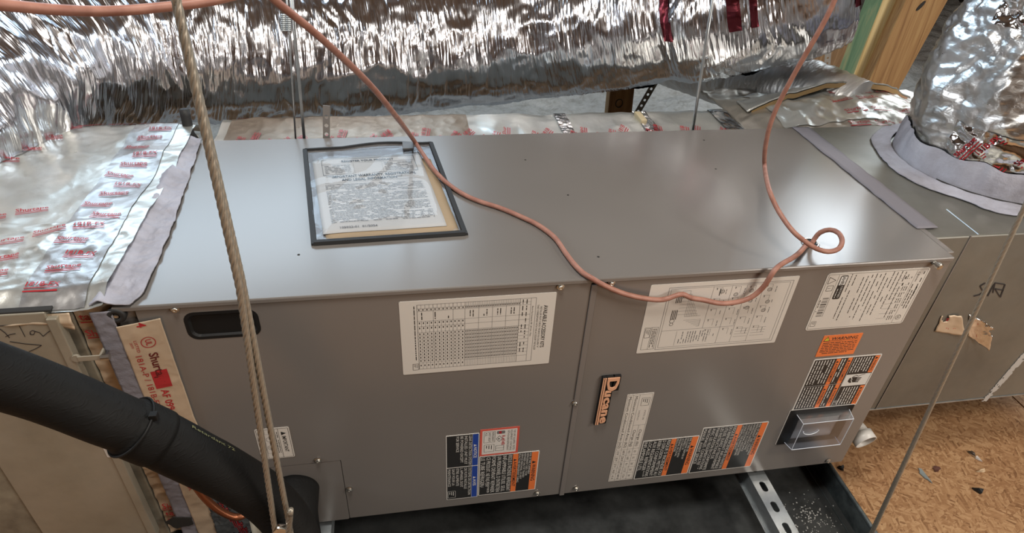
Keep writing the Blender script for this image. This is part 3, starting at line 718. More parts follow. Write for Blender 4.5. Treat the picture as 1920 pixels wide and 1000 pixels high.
# sheets inside
def inner(u, v, dz): p = pm(.045+.89*u+.02*(1-v), .045+.80*v); p.z = p.z-.0032-dz*1.0; return p
man = BM(); sheet(man, lambda u, v: inner(u, v, .0028)+V((.004, -.004, 0)), 0, 1, 0, .95, 20, 16); man = finish('instruction_booklet', man, M_manila, smooth=True, label='manila booklet lying under the warranty sheet in the clear pouch', cat='booklet'); thicken(man, .003)
ws = BM(); sheet(ws, lambda u, v: inner(u, v, .0009), .0, .93, .03, 1, 30, 26); ws = finish('warranty_sheet', ws, M_paper, smooth=True, label='white printed warranty sheet showing through the clear pouch', cat='paper'); thicken(ws, .0004)
I = Ink(lambda u, v, w: inner(.93*u, .03+.97*v, .0009)+V((0, 0, .00015*w+.0009)))
I.frame('black', .08, .74, .93, .97, .004); I.line('grey', ((.08, .90), (.93, .90)), .003); I.text('black', 'REGISTER YOUR PRODUCT', .5, .915, .030, w=.48, align='c', bold=True)
I.line('grey', ((.36, .74), (.36, .9)), .002); I.line('grey', ((.62, .74), (.62, .9)), .002)
for k in range(6): I.micro('grey', .10, .76+.022*k, .33, .010); I.micro('grey', .64, .76+.022*k, .90, .010)
I.text('black', '***IMPORTANT WARRANTY, REGISTRATION,', .5, .685, .034, w=.80, align='c', bold=True); I.text('black', 'AND LEGAL INFORMATION***', .5, .635, .034, w=.54, align='c', bold=True)
I.line('grey', ((.08, .615), (.93, .625)), .002)
for k in range(28): I.micro('grey', .08, .585-.018*k, .93 if k % 7 else .6, .0085)
I.text('grey', '105022-01  01/2024', .14, .035, .018, w=.30, bold=True)
I.done(ws, 'grey_print')

# ============================================================ DUCTS AND PLENUMS
def mapn(S, du=1e-3):
    def f(u, v, w):
        p = S(u, v); a = S(u+du, v)-p; c = S(u, v+du)-p; n = a.cross(c)
        n = n.normalized() if n.length > 0 else V((0, 0, 1)); return p, n
    return f
def tape_ink(I, c, u, v, h, rot, s='Shurtape', n=2):
    I.sep = True; I.key += 1
    I.text(c, s, u, v, h, rot=rot, bold=True)
    W = textgeo(s, True)[2]*h/CAP; ca, sa = math.cos(rot), math.sin(rot)
    for k in range(n):
        d = -h*(.45+.5*k); a = (u-d*sa, v+d*ca)
        I.line(c, (a, (a[0]+W*ca, a[1]+W*sa)), h*.22)
# ---- supply plenum (right)
PX0, PX1, PY0, PY1, PZ0, PZ1 = 1.302, 2.15, .06, .53, .088, .537
plen = empty('supply_plenum', (1.7, .3, PZ0), 'grey sheet metal supply plenum joined to the right end of the air handler', 'plenum')
b = BM(); box(b, (PX0, PY0, PZ0), (PX1, PY1, PZ1), .003); finish('plenum_box', b, M_galv, plen)
b = BM(); sx = 1.385; box(b, (sx-.001, PY0-.0015, PZ0+.002), (sx+.001, PY0+.001, PZ1)); finish('front_seam', b, M_lip, plen)
b = BM(); p, q = fz(1775, 393, PZ1), fz(1835, 440, PZ1); cyl(b, p, q, .0012, n=6); finish('top_seam', b, M_strut, plen)
b = BM(); box(b, (PX0-.02, PY0-.001, PZ0-.0025), (PX1, PY0+.006, PZ0+.0005)); finish('bottom_edge', b, M_strut, plen)
# seal strip along the unit's top right edge
def seal(u, v): return V((L-.006+.042*v+.003*nz(u*9, v*2, 1), .085+(D-.085)*u, H+.0012+.0008*nz(u*20, v*3, 4)))
b = BM(); sheet(b, seal, 0, 1, 0, 1, 60, 4); thicken(finish('seal_strip', b, M_masticd, plen, True), .0012)
b = BM(); box(b, (L-.001, .012, H-.012), (L+.011, .1, H+.0005), .001); finish('corner_flange', b, M_unit, plen)
# marker S/A
I = Ink(lambda u, v, w: fy(u, v, PY0-.0008-.0002*w))
for st in ([(1826, 556), (1837, 553), (1848, 546)], [(1848, 531), (1838, 537), (1843, 546), (1850, 551)], [(1852, 556), (1864, 534)], [(1862, 550), (1866, 531), (1885, 534), (1876, 558), (1866, 542), (1882, 545)]): I.line('marker', st, 2.0)
I.done(plen, 'marker_writing')
# worn white mastic streak on plenum front and its flaking marks
b = BM()
P0, P1 = fy(1935, 650, PY0), fy(1845, 752, PY0)
def strk(u, v):
    p = P0.lerp(P1, u); return V((p.x+(v-.5)*.020*(1-.3*u)+.003*nz(u*30, v*2), PY0-.0014, p.z+.004*nz(u*20, v*3, 5)))
sheet(b, strk, 0, 1, 0, 1, 46, 6, lambda u, v: nz(u*16, v*2.5, 8) > -.12-.25*(1-u) or abs(v-.5) < .12); thicken(finish('white_mastic_streak', b, mat('dry_mastic', (.45, .43, .40), .8), plen), .001)
# foil scraps stuck on the front
def scrap(name, px, m, bend, lab=None):
    c = [fy(x, y, PY0-.001) for x, y in px]
    def S(u, v):
        p = (c[0]*(1-u)+c[1]*u)*(1-v)+(c[3]*(1-u)+c[2]*u)*v
        return p+V((.002*nz(u*3, v*3, 2), -bend*u*u-.003*abs(nz(u*3, v*3, px[0][0])), .002*nz(u*4, v*4, 7)))
    b = BM(); sheet(b, S, 0, 1, 0, 1, 14, 12, lambda u, v: nz(u*2.2, v*2.2, px[0][1]) > -.42); q = finish(name, b, m, plen, True, label=lab); thicken(q, .0006)
    I = Ink(lambda u, v, w: S(u, v)+V((0, -.0005, 0)))
    for k in range(3): I.text('red', 'Shur', .25, .15+.26*k, .16, w=.6, bold=True)
    I.done(q)
scrap('foil_scrap', [(1766, 592), (1800, 590), (1808, 628), (1752, 622)], M_kraft, .004, 'torn kraft coloured foil scrap with red print')
scrap('foil_scrap', [(1818, 590), (1848, 602), (1840, 645), (1815, 630)], M_tape, .022, 'shiny foil scrap curling off the plenum')
# ---- riser duct with mastic ring
RC = V((1.638, .315, PZ1))
rise = empty('riser_duct', RC, 'crumpled foil wrapped duct rising from the plenum top at the right', 'duct')
def RS(a, h):  # a angle, h height above plenum
    r = .160+.004*math.exp(-h*18)+.018*math.sin(h*9+1)*min(1, h*6)+.012*nz(math.cos(a)*2, math.sin(a)*2, h*6, 1)+.010*crum(math.cos(a)*.17, math.sin(a)*.17, h, 11, 3)
    r += .006*nz(a*1.2, h*26, 3)*min(1, h*8)+.007*crum(math.cos(a)*.17, math.sin(a)*.17, (h+3)*1.6, 22, 3)
    r -= .030*max(0, h-.22)
    return RC+V((math.cos(a)*r-.02*h, math.sin(a)*r+.03*h, h))
b = BM(); sheet(b, lambda u, v: RS(u/.17, v), 0, 2*math.pi*.17, .0, .95, 240, 200); finish('foil_wrap', b, M_riser, rise, True)
def ringm(a, t, lift=0):
    r0 = .226+.014*nz(math.cos(a)*2.5, math.sin(a)*2.5, 4)+.004*nz(a*14, 0, 2); r1 = .193
    z = .0015+.006*t+.0012*nz(a*8, t*5, 3); r = r0*(1-t)+r1*t
    return RC+V((math.cos(a)*r, math.sin(a)*r, z))
b = BM(); sheet(b, ringm, 0, 2*math.pi, 0, 1, 180, 14); thicken(finish('mastic_ring', b, M_mastic, rise, True), .002, 1)
def ringw(a, t): r = .190-.004*t; h = .022+.045*t; return RC+V((math.cos(a)*(r+.004*nz(a*6, t*3)), math.sin(a)*(r+.004*nz(a*6, t*3)), h))
b = BM(); sheet(b, lambda a, t: (RC+V((math.cos(a)*.1885, math.sin(a)*.1885, .004))).lerp(RS(a, .062+.014*nz(a*3, 0, 1))+V((math.cos(a), math.sin(a), 0))*(.004+.003*math.sin(t*math.pi)), t) if t < .999 else RS(a, .062+.014*nz(a*3, 0, 1))+V((math.cos(a), math.sin(a), 0))*.004, 0, 2*math.pi, 0, 1, 180, 8); finish('mastic_skirt', b, M_mastic, rise, True)
b = BM(); tube(b, [RC+V((math.cos(a)*.1915, math.sin(a)*.1915, .0085)) for a in [math.radians(x) for x in range(200, 300, 4)]], .0022, 6, .01); finish('open_crack', b, M_seam, rise)
# shiny tape bands with red print
def band(parent, S, u0, u1, v0, v1, nu, nv, m, off=.0025):
    F = mapn(S, 2e-3)
    def T(u, v):
        p, n = F(u, v, 0); return p+n*off
    b = BM(); sheet(b, T, u0, u1, v0, v1, nu, nv); finish('foil_tape_band', b, m, parent, True)
RSu = lambda u, v: RS(u/.17, v)
for h0, h1, a0, a1 in ((.065, .125, 195, 330), (.30, .355, 185, 340)):
    band(rise, lambda u, v: RSu(u, v+.006*nz(u*20, v*4)), math.radians(a0)*.17, math.radians(a1)*.17, h0, h1, 120, 14, M_tape)
F = mapn(RSu, 3e-3)
I = Ink(lambda u, v, w: (lambda q: q[0]+q[1]*.0036)(F(u, v, 0)))
for (a, h, s, rt) in ((205, .08, 'Shurtape', 1.2), (215, .10, '181B-FX', 1.1), (226, .075, 'UL', 1.2), (236, .10, 'Shurtape', 1.3), (249, .06, '181B-FX', 1.2), (258, .09, 'UL 181', 1.2), (268, .08, 'Shurtape', 1.3), (278, .06, 'AF 099', 1.2), (288, .09, '181B', 1.2),
                      (205, .34, 'Shurtape', .3), (222, .33, '181A-P', .2), (240, .35, 'AF 099', .1), (258, .36, 'Shurtape', -.1), (236, .42, '181B-FX', 1.3), (225, .45, 'Shurtape', 1.4), (250, .44, 'UL', 1.3), (212, .47, 'Shurtape', 1.3), (247, .30, 'Shurtape', 1.3), (262, .28, '181B', 1.3)):
    tape_ink(I, 'red', math.radians(a)*.17, h-.02, .010, rt, s)
I.done(rise)
# ---- big flex duct across the back
FD = [(-300, 300, 1.52), (-110, 185, 1.60), (60, 122, 1.72), (300, 96, 1.84), (600, 98, 1.90), (900, 82, 1.95), (1150, 48, 1.92), (1400, 2, 1.88), (1500, -22, 1.88), (1560, -42, 1.90)]
fpath = crom([far(*q) for q in FD], .01); FF_ = frames(fpath); FL_ = [0]
for a, c in zip(fpath, fpath[1:]): FL_.append(FL_[-1]+(c-a).length)
FR = .165
import bisect
def FS(s, t, raw=False):
    i = min(max(bisect.bisect(FL_, s)-1, 0), len(fpath)-2); k = min(1, max(0, (s-FL_[i])/(FL_[i+1]-FL_[i])))
    p = FF_[i][0].lerp(FF_[i+1][0], k); tt = FF_[i][3].lerp(FF_[i+1][3], k).normalized()
    up = V((0, 0, 1)); up = (up-tt*up.dot(tt)).normalized(); sd = up.cross(tt)   # sd towards -y side
    c, sn = math.cos(t), math.sin(t); rr = FR*(1+.035*math.sin(s*7))
    cinch = math.exp(-((s-2.02)/.045)**2)*.018
    d = .012*nz(s*8, t*.9, 1)+(.0052 if s < 1.1 or s > 2.1 else .0052-.0030*min(1, (s-1.1)/.25)*min(1, (2.1-s)/.15))*ridge(s*30+1.5*nz(s*6, t*2, 3), t*.9, 5)+.0016*ridge(s*95, t*1.6, 9)+.009*crum(s*1.2, t*.35, 3, 6, 3)-cinch
    if s < 1.0: d += .014*ridge(s*13+1.2*t, t*1.2, 2)*(1.0-s)
    flat = .12*max(0, -sn)   # sag slightly flat at the bottom
    r = rr+d
    return p+sd*(-c*r)+up*(sn*r*(1-flat*0))
flex = empty('flexible_duct', fpath[len(fpath)//2]-V((0, 0, FR)), 'large crinkled silver flexible duct running across behind the air handler', 'duct')
LT = FL_[-1]
b = BM(); sheet(b, lambda u, v: FS(u, v/FR), 0, LT, -1.45*FR, 4.83*FR-.0, 1100, 130)
e_ = fpath[-1]; f_ = FF_[-1][3]; cyl(b, e_-f_*.004, e_, FR*.97, n=48); finish('silver_jacket', b, M_flex, flex, True)
FSu = lambda u, v: FS(u, v/FR)
F2 = mapn(FSu, 3e-3)
def sgn(q): return q[0]+(q[1] if q[1].dot(q[0]-CAM) < 0 else -q[1])*.004
for s0, s1 in ((1.93, 1.99), (2.12, 2.16), (2.30, 2.35)):
    band(flex, lambda u, v: FSu(u+.01*nz(v*9, u*3), v), s0, s1, -.6*FR, 1.6*FR, 16, 90, M_tape, -.003)
M_redtape = foil('red_print_band', (.22, .045, .06), .25, 1.2, .5); 
for s0, s1 in ((2.03, 2.055), (2.19, 2.215), (2.235, 2.25), (2.40, 2.42)):
    b = BM(); sheet(b, lambda u, v: sgn(F2(u+.008*nz(v*12, u*3), v, 0)), s0, s1, -.15*FR, 1.5*FR, 5, 90); finish('red_printed_stripe', b, M_redtape, flex, True)
I = Ink(lambda u, v, w: sgn(F2(u, v, 0)))
for (s, v, t) in ((2.07, 1.05, 'R-8.0'), (2.08, .90, 'UL 181'), (2.075, .75, 'FLEX'),): I.text('black', t, s, v*FR*1.0, .020, bold=True)
for k in range(6): tape_ink(I, 'red', 2.47+.035*k, .15*FR, .010, 1.4, 'Shurtape')
I.done(flex)
# ---- rear insulated duct right behind the unit
rear = empty('rear_duct', (.6, .65, .1), 'low foil wrapped rectangular duct lying directly behind the air handler', 'duct')
def RD(s, t):   # t: 0 front bottom ->1 back bottom along the cross-section
    pts = [(.545, .1), (.548, .455), (.562, .484), (.74, .490), (.757, .47), (.76, .1)]; n = len(pts)-1; q = t*n; i = min(int(q), n-1); k = q-i
    y = pts[i][0]*(1-k)+pts[i+1][0]*k; z = pts[i][1]*(1-k)+pts[i+1][1]*k
    a = .008*crum(s, t*.4, 0, 7, 3)+.004*nz(s*18, t*20, 2)
    return V((s, y-a*.4, z+a*(1 if .3 < t < .95 else .3)))
b = BM(); sheet(b, lambda u, v: RD(u, v/.5), .0, 1.24+.0*1.62, 0, .5, 420, 60)
finish('duct_wrap', b, M_wrap, rear, True)
RDu = lambda u, v: RD(u, v/.5); F3 = mapn(RDu, 2e-3)
def up3(q, o=.002): return q[0]+(q[1] if q[1].z > 0 else -q[1])*o
b = BM(); sheet(b, lambda u, v: up3(F3(u, v, 0)), .02, .56, .19, .40, 130, 24); finish('shade_patch', b, foil('shade_darkened_wrap', (.36, .30, .24), .38, .8, .4, metal=.6, uv=False), rear, True)  # darker brown stands in for the shade under the flexible duct
for s0, s1, v0, v1 in ((.78, .81, .2, .4), (.985, 1.02, .2, .4), (1.19, 1.235, .2, .4)):
    b = BM(); sheet(b, lambda u, v: up3(F3(u, v, 0), .003), s0, s1, v0, v1, 24, 24); finish('foil_tape_strip', b, M_tape, rear, True)
I = Ink(lambda u, v, w: up3(F3(u, v, 0), .0042))
for k in range(38):
    tape_ink(I, 'red', .02+.031*k, .212+.010*(k % 3), .009, 1.0+.3*math.sin(k), R.choice(['Shur', 'tape', '181B']), 2)
for k in range(10): tape_ink(I, 'red', .03+.055*k, .33, .008, .3, 'Shurtape')
I.done(rear)
b = BM(); p = fy(1206, 225, .68); box(b, (p.x-.009, p.y-.01, .486), (p.x+.007, p.y+.045, .5025), .002); finish('bare_fibreglass_edge', b, mat('yellow_fibreglass', (.62, .52, .33), .9), rear)
# ---- lump of wrap at the right rear with a torn flap, pale branch duct behind
lump = empty('branch_duct_boot', (1.62, .68, .3), 'torn foil wrapped duct boot behind the right end of the air handler', 'duct')
def LS(u, v):
    x = 1.24+.78*u; y = .535+.36*v
    z = .485+.062*math.sin(min(1, u*1.25)*math.pi)**.8*math.sin(min(1, .10+v*1.0)*math.pi)-.05*max(0, u-.6)
    z += .012*crum(x, y, 0, 9, 3)+.004*nz(x, y, 4, 30)
    if v < .06: z -= (.06-v)*1.2
    return V((x, y, z))
b = BM(); sheet(b, LS, 0, 1, 0, 1, 150, 80); thicken(finish('boot_wrap', b, M_wrap2, lump, True), .006)
FLs = mapn(LS, 2e-3)
b = BM(); sheet(b, lambda u, v: up3(FLs(u, v, 0), .002), .10, .42, .12, .78, 50, 40); finish('silver_patch', b, M_wrap, lump, True)
def flap(u, v):
    p = LS(.04+.62*u, .60-.18*v-.25*math.sin(u*math.pi)*0+.10*u); return p+V((0, 0, .004+.022*math.sin(u*math.pi)*(v)))
b = BM(); sheet(b, flap, 0, 1, 0, 1, 60, 10); thicken(finish('torn_flap', b, M_wrap, lump, True), .004)
b = BM(); sheet(b, lambda u, v: flap(u, 1.0)+V((0, -.002, -.012*v)), 0.02, .98, 0, 1, 50, 2); finish('torn_kraft_edge', b, mat('kraft_paper', (.45, .30, .14), .8), lump, True)
I = Ink(lambda u, v, w: up3(FLs(u, v, 0), .0030))
for i in range(7):
    for j in range(6):
        q = (.30+.09*i+.02*(j % 2), .08+.13*j)
        vs = textgeo('Shurtape', True); I.text('red', 'Shurtape', q[0], q[1], .024, w=.072, rot=.1); I.line('red', ((q[0], q[1]-.012), (q[0]+.07, q[1]-.010)), .006)
I.done(lump)
brp = [far(1220, 95, 2.35), far(1310, 125, 2.22), far(1410, 152, 2.12), far(1510, 176, 2.04), far(1600, 215, 1.98)]
br = empty('branch_duct', brp[2]-V((0, 0, .1)), 'pale silver flexible branch duct running down from the big duct to the boot', 'duct')
b = BM(); tube(b, brp, lambda s, a: .088*(1+.03*ridge(s*48, math.cos(a), math.sin(a))+.04*nz(s*8, math.cos(a)*2, math.sin(a)*2)), 48, .006, True, uv=True); finish('branch_jacket', b, M_branch, br, True)

# ---- return side: foil wrapped duct and filter cabinet on the left
ret = empty('return_duct', (-.3, .3, 0), 'foil wrapped return duct joined to the left end of the air handler', 'duct')
WZ = .549
def WS(x, y):
    z = WZ+.010*crum(x, y, 0, 4.5, 2)+.0035*crum(x, y, 3, 16, 3)*(1.4 if y < .2 else .6)
    e = min(1, max(0, (y+.0)/.03)); z -= .012*(1-e)
    z += .01*math.exp(-((x+.30)/.03)**2)
    b_ = max(0, y-.56)/.045; z -= .03*b_*b_
    return V((x, y-.004+.004*nz(x*14, y*3, 6)*(1-e), z))
b = BM(); sheet(b, WS, -.95, -.006, -.004, .605, 260, 180)
finish('foil_wrap', b, M_wrap, ret, True)
b = BM(); box(b, (-.94, .03, .02), (-.008, .57, .535), .004); finish('duct_body', b, M_wrap2, ret)
FWs = mapn(WS, 2e-3)
def upw(u, v, o): q = FWs(u, v, 0); return up3(q, o)
# printed tape strip beside the mastic + long tape line on the left
def tp1(u, v): x = -.118+.080*u+.008*(1-v); return upw(x, .0+.57*v, .0014)
b = BM(); sheet(b, tp1, 0, 1, 0, 1, 30, 160); finish('foil_tape_strip', b, M_tape2, ret, True)
def tp2(u, v): x = -.335+.035*u+.14*(v-.5); return upw(x, .12+.46*v, .0014)
b = BM(); sheet(b, tp2, 0, 1, 0, 1, 10, 100); finish('foil_tape_strip', b, M_tape2, ret, True)
I = Ink(lambda u, v, w: upw(u, v, .0030))
for k in range(15): tape_ink(I, 'red', -.110+.012*(k % 3), .035+.036*k, .0085, .12*math.sin(k*2), R.choice(['Shurtape', 'Shurtape', '181B-FX']))
for k in range(10): tape_ink(I, 'red', -.20+.006*k*R.uniform(-1, 1), .02+.010*k, .008, .25, 'Shurtape') if k in (0, 4, 8) else None
for k in range(9): tape_ink(I, 'red', -.40+.018*k, .16+.048*k, .009, .35, 'Shurtape')
for k in range(7): tape_ink(I, 'red', -.30+.05*(k % 4), .10+.022*k, .0085, .3, 'Shurtape')
for k in range(5): tape_ink(I, 'red', -.28+.055*k, .565+.004*k, .009, .2, 'Shurtape')
for k in range(5): tape_ink(I, 'red', -.52+.03*k, .10+.09*k, .010, .35, 'Shurtape')
I.done(ret)
# torn hanging edge at the front
def tear(u, v):
    x = -.60+.592*u; dz = (.006+.012*(nz(x*14, 1, 2)+.5)+.014*math.exp(-((x+.045)/.03)**2))*v
    return V((x, -.006-.010*nz(x*22, v*2, 3)*v-.004*v, WZ-.010-dz))
b = BM(); sheet(b, tear, 0, .93, 0, 1, 150, 8); thicken(finish('torn_wrap_edge', b, M_kraft, ret, True), .0012)
def collar(u, v):
    return V((-.052+.052*u, .010-.004*crum(u*.05, v*.5, 1, 30, 3), .01+.53*v))
b = BM(); sheet(b, collar, 0, 1, 0, 1, 24, 180); finish('wrapped_collar', b, M_kraft, ret, True)
Fc = mapn(collar, 2e-3)
I = Ink(lambda u, v, w: collar(u, v)+V((0, -.004, 0)))
for k, (vv, s) in enumerate(((.955, 'tape'), (.90, 'Shur'), (.14, 'Shur'), (.10, 'tape'), (.06, 'Shur'))): I.text('red', s, .1, vv, .022, w=.6, bold=True, rot=.0); I.line('red', ((.1, vv-.007), (.8, vv-.005)), .004)
I.done(ret)
# fabric and mastic over the joint on top (edges wander) then folded down the front
def mt(u, v):
    y = -.0035+.5235*v
    xl = -.024-.018*min(1, v*2.2)-.004*nz(y*6, 1, 3)-.003*nz(y*40, 2, 1); xr = .037-.010*v-.026*max(0, v-.35)+.002*nz(y*40, 7)-.012*max(0, .05-v)*20
    x = xl*(1-u)+xr*u
    return V((x, y, H+.0022+.009*math.exp(-((x+.012)/.010)**2)+.0045*crum(x, y, 1, 26, 3)))
b = BM(); sheet(b, mt, 0, 1, 0, 1, 60, 300); thicken(finish('mastic_fabric', b, M_mastic, ret, True), .0018, 0)
def mf(u, v):
    z = .535-.545*v; return V((-.027+.027*u+.001*nz(z*30, u, 2), -.003-.0015*crum(u*.03, z, 2, 60, 2)*1, z))
b = BM(); sheet(b, mf, 0, 1, 0, 1, 10, 200); thicken(finish('mastic_band', b, M_masticd, ret, True), .0012, 0)
# printed kraft-foil tape on the unit's left edge
def tp(u, v): # u 0..1 across, v metres downwards
    return V((-.001+.058*u+.016*min(1, max(0, (v-.2)/.3))*u, -.0026-.0012*max(0, nz(u*3, v*30, 2))-.0006*crum(u*.05, v, 4, 50, 2)-.002*(1-u), .517-.009*(1-u)-v))
b = BM(); sheet(b, tp, 0, 1, 0, .507, 26, 220); t = finish('printed_foil_tape', b, M_kraft, ret, True, label='wide kraft coloured tape with red lettering on the joint'); thicken(t, .0006)
I = Ink(lambda u, v, w: tp(v/.058, u)+V((0, -.0007-.0003*w, 0)))
for off in (0, .205, .41):
    if off < .4:
        I.ring('red', off+.037, .033, .0095, .0012, 22); I.text('red', 'UL', off+.0315, .0295, .008, w=.011, bold=True)
        I.text('red', 'LISTED', off+.030, .0145, .0042, w=.022); I.text('red', '207F', off+.032, .009, .0032, w=.011)
        I.text('red', '181A-P / 181B-FX', off+.058, .010, .0085, w=.108)
        I.rect('red', off+.092, .021, off+.127, .044, .6, 6); I.text('dark', 'Shurtape', off+.057, .028, .0120, w=.062, bold=True, lift=1.4)
        I.text('white', 'Shurtape', off+.095, .030, .0085, w=.030, bold=True, lift=1.4) if 0 else None
        I.text('red', 'AF 099', off+.131, .026, .0105, w=.044, bold=True)
I.text('red', '4', .000, .026, .012, bold=True)
I.done(t)

# ---- filter cabinet
CX0, CX1, CZ0, CZ1 = -.235, -.0625, .034, .5485
cab = empty('filter_cabinet', (-.3, .2, 0), 'dull tan sheet metal filter cabinet with a latched door at the lower left', 'filter cabinet')
b = BM(); box(b, (-.62, -.006, -.02), (CX0-.001, .03, .5445), .002); box(b, (-.60, .005, -.02), (-.054, .028, .54), .002); finish('cabinet_body', b, M_cab2, cab)
dr = BM(); box(dr, (CX0, -.012, CZ0), (CX1-.013, -.0, CZ1-.003), .0015); box(dr, (CX1-.0135, -.0155, CZ0), (CX1, -.001, CZ1-.012), .0015); dr = finish('filter_door', dr, M_cab, cab)
b = BM(); box(b, (-.6, -.010, CZ1-.0035), (CX1-.006, .0, CZ1-.0005), .001); finish('door_top_lip', b, M_seam, cab)
YD = -.0122
I = Ink(lambda u, v, w: fy(u, v, YD-.0002*w))
for st in ([(-4, 612), (23, 610)], [(-2, 616), (10, 625), (18, 634)], [(10, 632), (18, 628), (29, 626)], [(36, 611), (41, 620), (47, 632)], [(58, 627), (56, 623), (61, 620), (66, 622), (63, 628), (57, 628), (56, 625)],
           [(66, 622), (74, 624), (81, 631), (88, 625), (92, 622), (94, 621)], [(18, 641), (45, 645), (78, 648)], [(78, 648), (68, 654), (54, 660)]): I.line('marker', st, 1.3)
I.done(dr, 'marker_writing')
p0 = fy(185, 829, YD); p1 = fy(225, 851, YD)
b = BM(); plate(b, rrect(p0.x+.002, p1.z-.006, p1.x+.001, p0.z+.012, .002, 3), [], lambda u, v, w: V((u, YD-.0006-w, v)), .0005); st = finish('filter_size_label', b, M_white, dr, label='small white size label half hidden by the black pipe')
zz = p0.z+.012; I = Ink(lambda u, v, w: V((p0.x+.002+v, YD-.0008-.0001*w, zz-u)))
for k, s in enumerate(('HEAT A', 'MP-20X', '20X25')): I.text('black', s, .012, .004+.0075*k, .0045, w=.026, bold=True)
I.done(st)
b = BM(); q = fy(60, 945, -.007); box(b, (q.x-.009, -.0085, q.z-.010), (q.x+.006, -.006, q.z+.008), .0005); hb = finish('corner_bracket', b, mat('rusty_plate', (.10, .07, .05), .6, .4), cab)
for dz in (-.004, .004):
    b = BM(); lathe(b, (q.x-.002, -.0085, q.z+dz), (0, -1, 0), [(.0014, 0), (.0010, .0008)], 8); finish('rivet', b, M_screw, hb)
# latches: a clip with a knob, one top and one bottom
def latch(px, py, k):
    c = fy(px, py, -.018); la = BM(); box(la, (c.x-.018, -.0185, c.z-.0045), (c.x+.014, -.0165, c.z+.0045), .0008); cyl(la, (c.x-.020, -.0175, c.z), (c.x-.020, -.0140, c.z), .006, n=14)
    box(la, (c.x+.010, -.0175, c.z-.004), (c.x+.013, .008, c.z+.004)); la = finish('latch', la, M_cab, cab)
    b = BM(); lathe(b, (c.x+.0165, .004, c.z), (0, -1, 0), [(.002, 0), (.002, .018), (.0042, .0195), (.0042, .023), (.0025, .0255)], 14); finish('latch_screw', b, M_chrome, la, True)
    b = BM(); cyl(b, (c.x+.012, -.0178, c.z), (c.x+.023, -.0178, c.z), .0045, .0045, 12); finish('latch_pivot', b, M_screw, la)
latch(172, 672, 0); latch(288, 846, 1)

# ============================================================ PAN, STRUTS, SMALL THINGS BELOW
pan = empty('drain_pan', (.6, .2, FZ), 'black dusty metal drain pan with galvanised rim under the air handler', 'drain pan')
px0, px1, py0, py1, pr_ = -.10, 1.335, -.45, .58, -.085
b = BM(); box(b, (px0, py0, FZ+.001), (px1, py1, FZ+.004)); finish('pan_floor', b, M_pan, pan)
for a, c in (((px1-.002, py0, FZ+.002), (px1, py1, pr_)), ((px0, py0, FZ+.002), (px0+.002, py1, pr_)), ((px0, py1-.002, FZ+.002), (px1, py1, pr_)), ((px0, py0, FZ+.002), (px1, py0+.002, pr_))):
    b = BM(); box(b, a, c); finish('pan_wall', b, M_panrim if a[0] > 1.3 else M_pan, pan)
b = BM(); tube(b, [(px1, py0, pr_), (px1, py1, pr_)], .0045, 10, .05); finish('rolled_rim', b, M_panrim, pan, True)
b = BM(); tube(b, [(px1-.018, py0, FZ+.005), (px1-.018, py1, FZ+.005)], .0011, 6, .1); finish('pressed_crease', b, M_panrim, pan)
# white dust and chips inside the pan
b = BM()
for k in range(170):
    x = R.gauss(1.255, .030); y = R.gauss(-.045, .028)
    if not (1.14 < x < 1.325): continue
    s = R.uniform(.0006, .0022); lathe(b, (x, y, FZ+.004), (R.uniform(-.2, .2), 0, 1), [(s, 0), (s*.6, s*.5)], 5)
finish('dust_crumbs', b, mat('white_dust', (.42, .42, .40), .9), label='white dust and crumbs lying in the drain pan', cat='debris', kind='stuff')
def strut(x0, lab):
    s = empty('strut_channel', (x0+.02, .2, -.062), lab, 'strut channel', 'strut channels under the air handler'); W = .0385; y0, y1 = -.30, .62; zt = -.0205
    holes = []; y = -.0245+.0*x0
    ys_ = []; yy = -.0245+.0485*12
    while yy > y0+.03:
        if yy < y1-.03: ys_.append(yy)
        yy -= .0485
    for yy in ys_: holes.append(rrect(x0+W/2-.0065, yy-.0125, x0+W/2+.0065, yy+.0125, .0062, 4))
    b = BM(); plate(b, [(x0, y0), (x0+W, y0), (x0+W, y1), (x0, y1)], holes, lambda u, v, w: V((u, v, zt+w)), .0025); finish('slotted_top', b, M_strut, s)
    for xx in (x0, x0+W-.0025):
        b = BM(); box(b, (xx, y0, zt-.041), (xx+.0025, y1, zt-.0018), .0006); finish('channel_side', b, M_strut, s)
    b = BM(); box(b, (x0-.005, y0, zt-.0425), (x0+.0035, y1, zt-.040), .0005); finish('channel_lip', b, M_strut, s)
    return s
s1 = strut(1.0915, 'galvanised slotted strut channel under the right half of the air handler')
s2 = strut(.190, 'strut channel under the left end of the air handler beside the steel rope')
# unit isolation pads sit between strut and unit
for x in (1.098, .197):
    for y in (.05, .42):
        b = BM(); box(b, (x, y, -.0203), (x+.026, y+.05, -.0003), .002)
        finish('rubber_foot', b, M_rubber, unit)
# PVC elbow at the right end
pe = empty('drain_elbow', (1.34, .05, .02), 'white plastic drain elbow sticking out beyond the lower right end', 'pipe')
ce = fy(1610, 806, .04)
b = BM(); tube(b, [(L+.0, .045, .068), (L+.012, .045, .068), (L+.026, .040, .066), (L+.033, .030, .062), (L+.036, .018, .058)], .0185, 20, .006); finish('elbow_pipe', b, M_pvc, pe, True)
b = BM(); cyl(b, (L+.035, .022, .059), (L+.038, .002, .054), .0235, n=24, cap=False); cyl(b, (L+.003, .045, .068), (L+.014, .045, .068), .0225, n=24); thicken(finish('socket', b, M_pvc, pe, True), .0025)
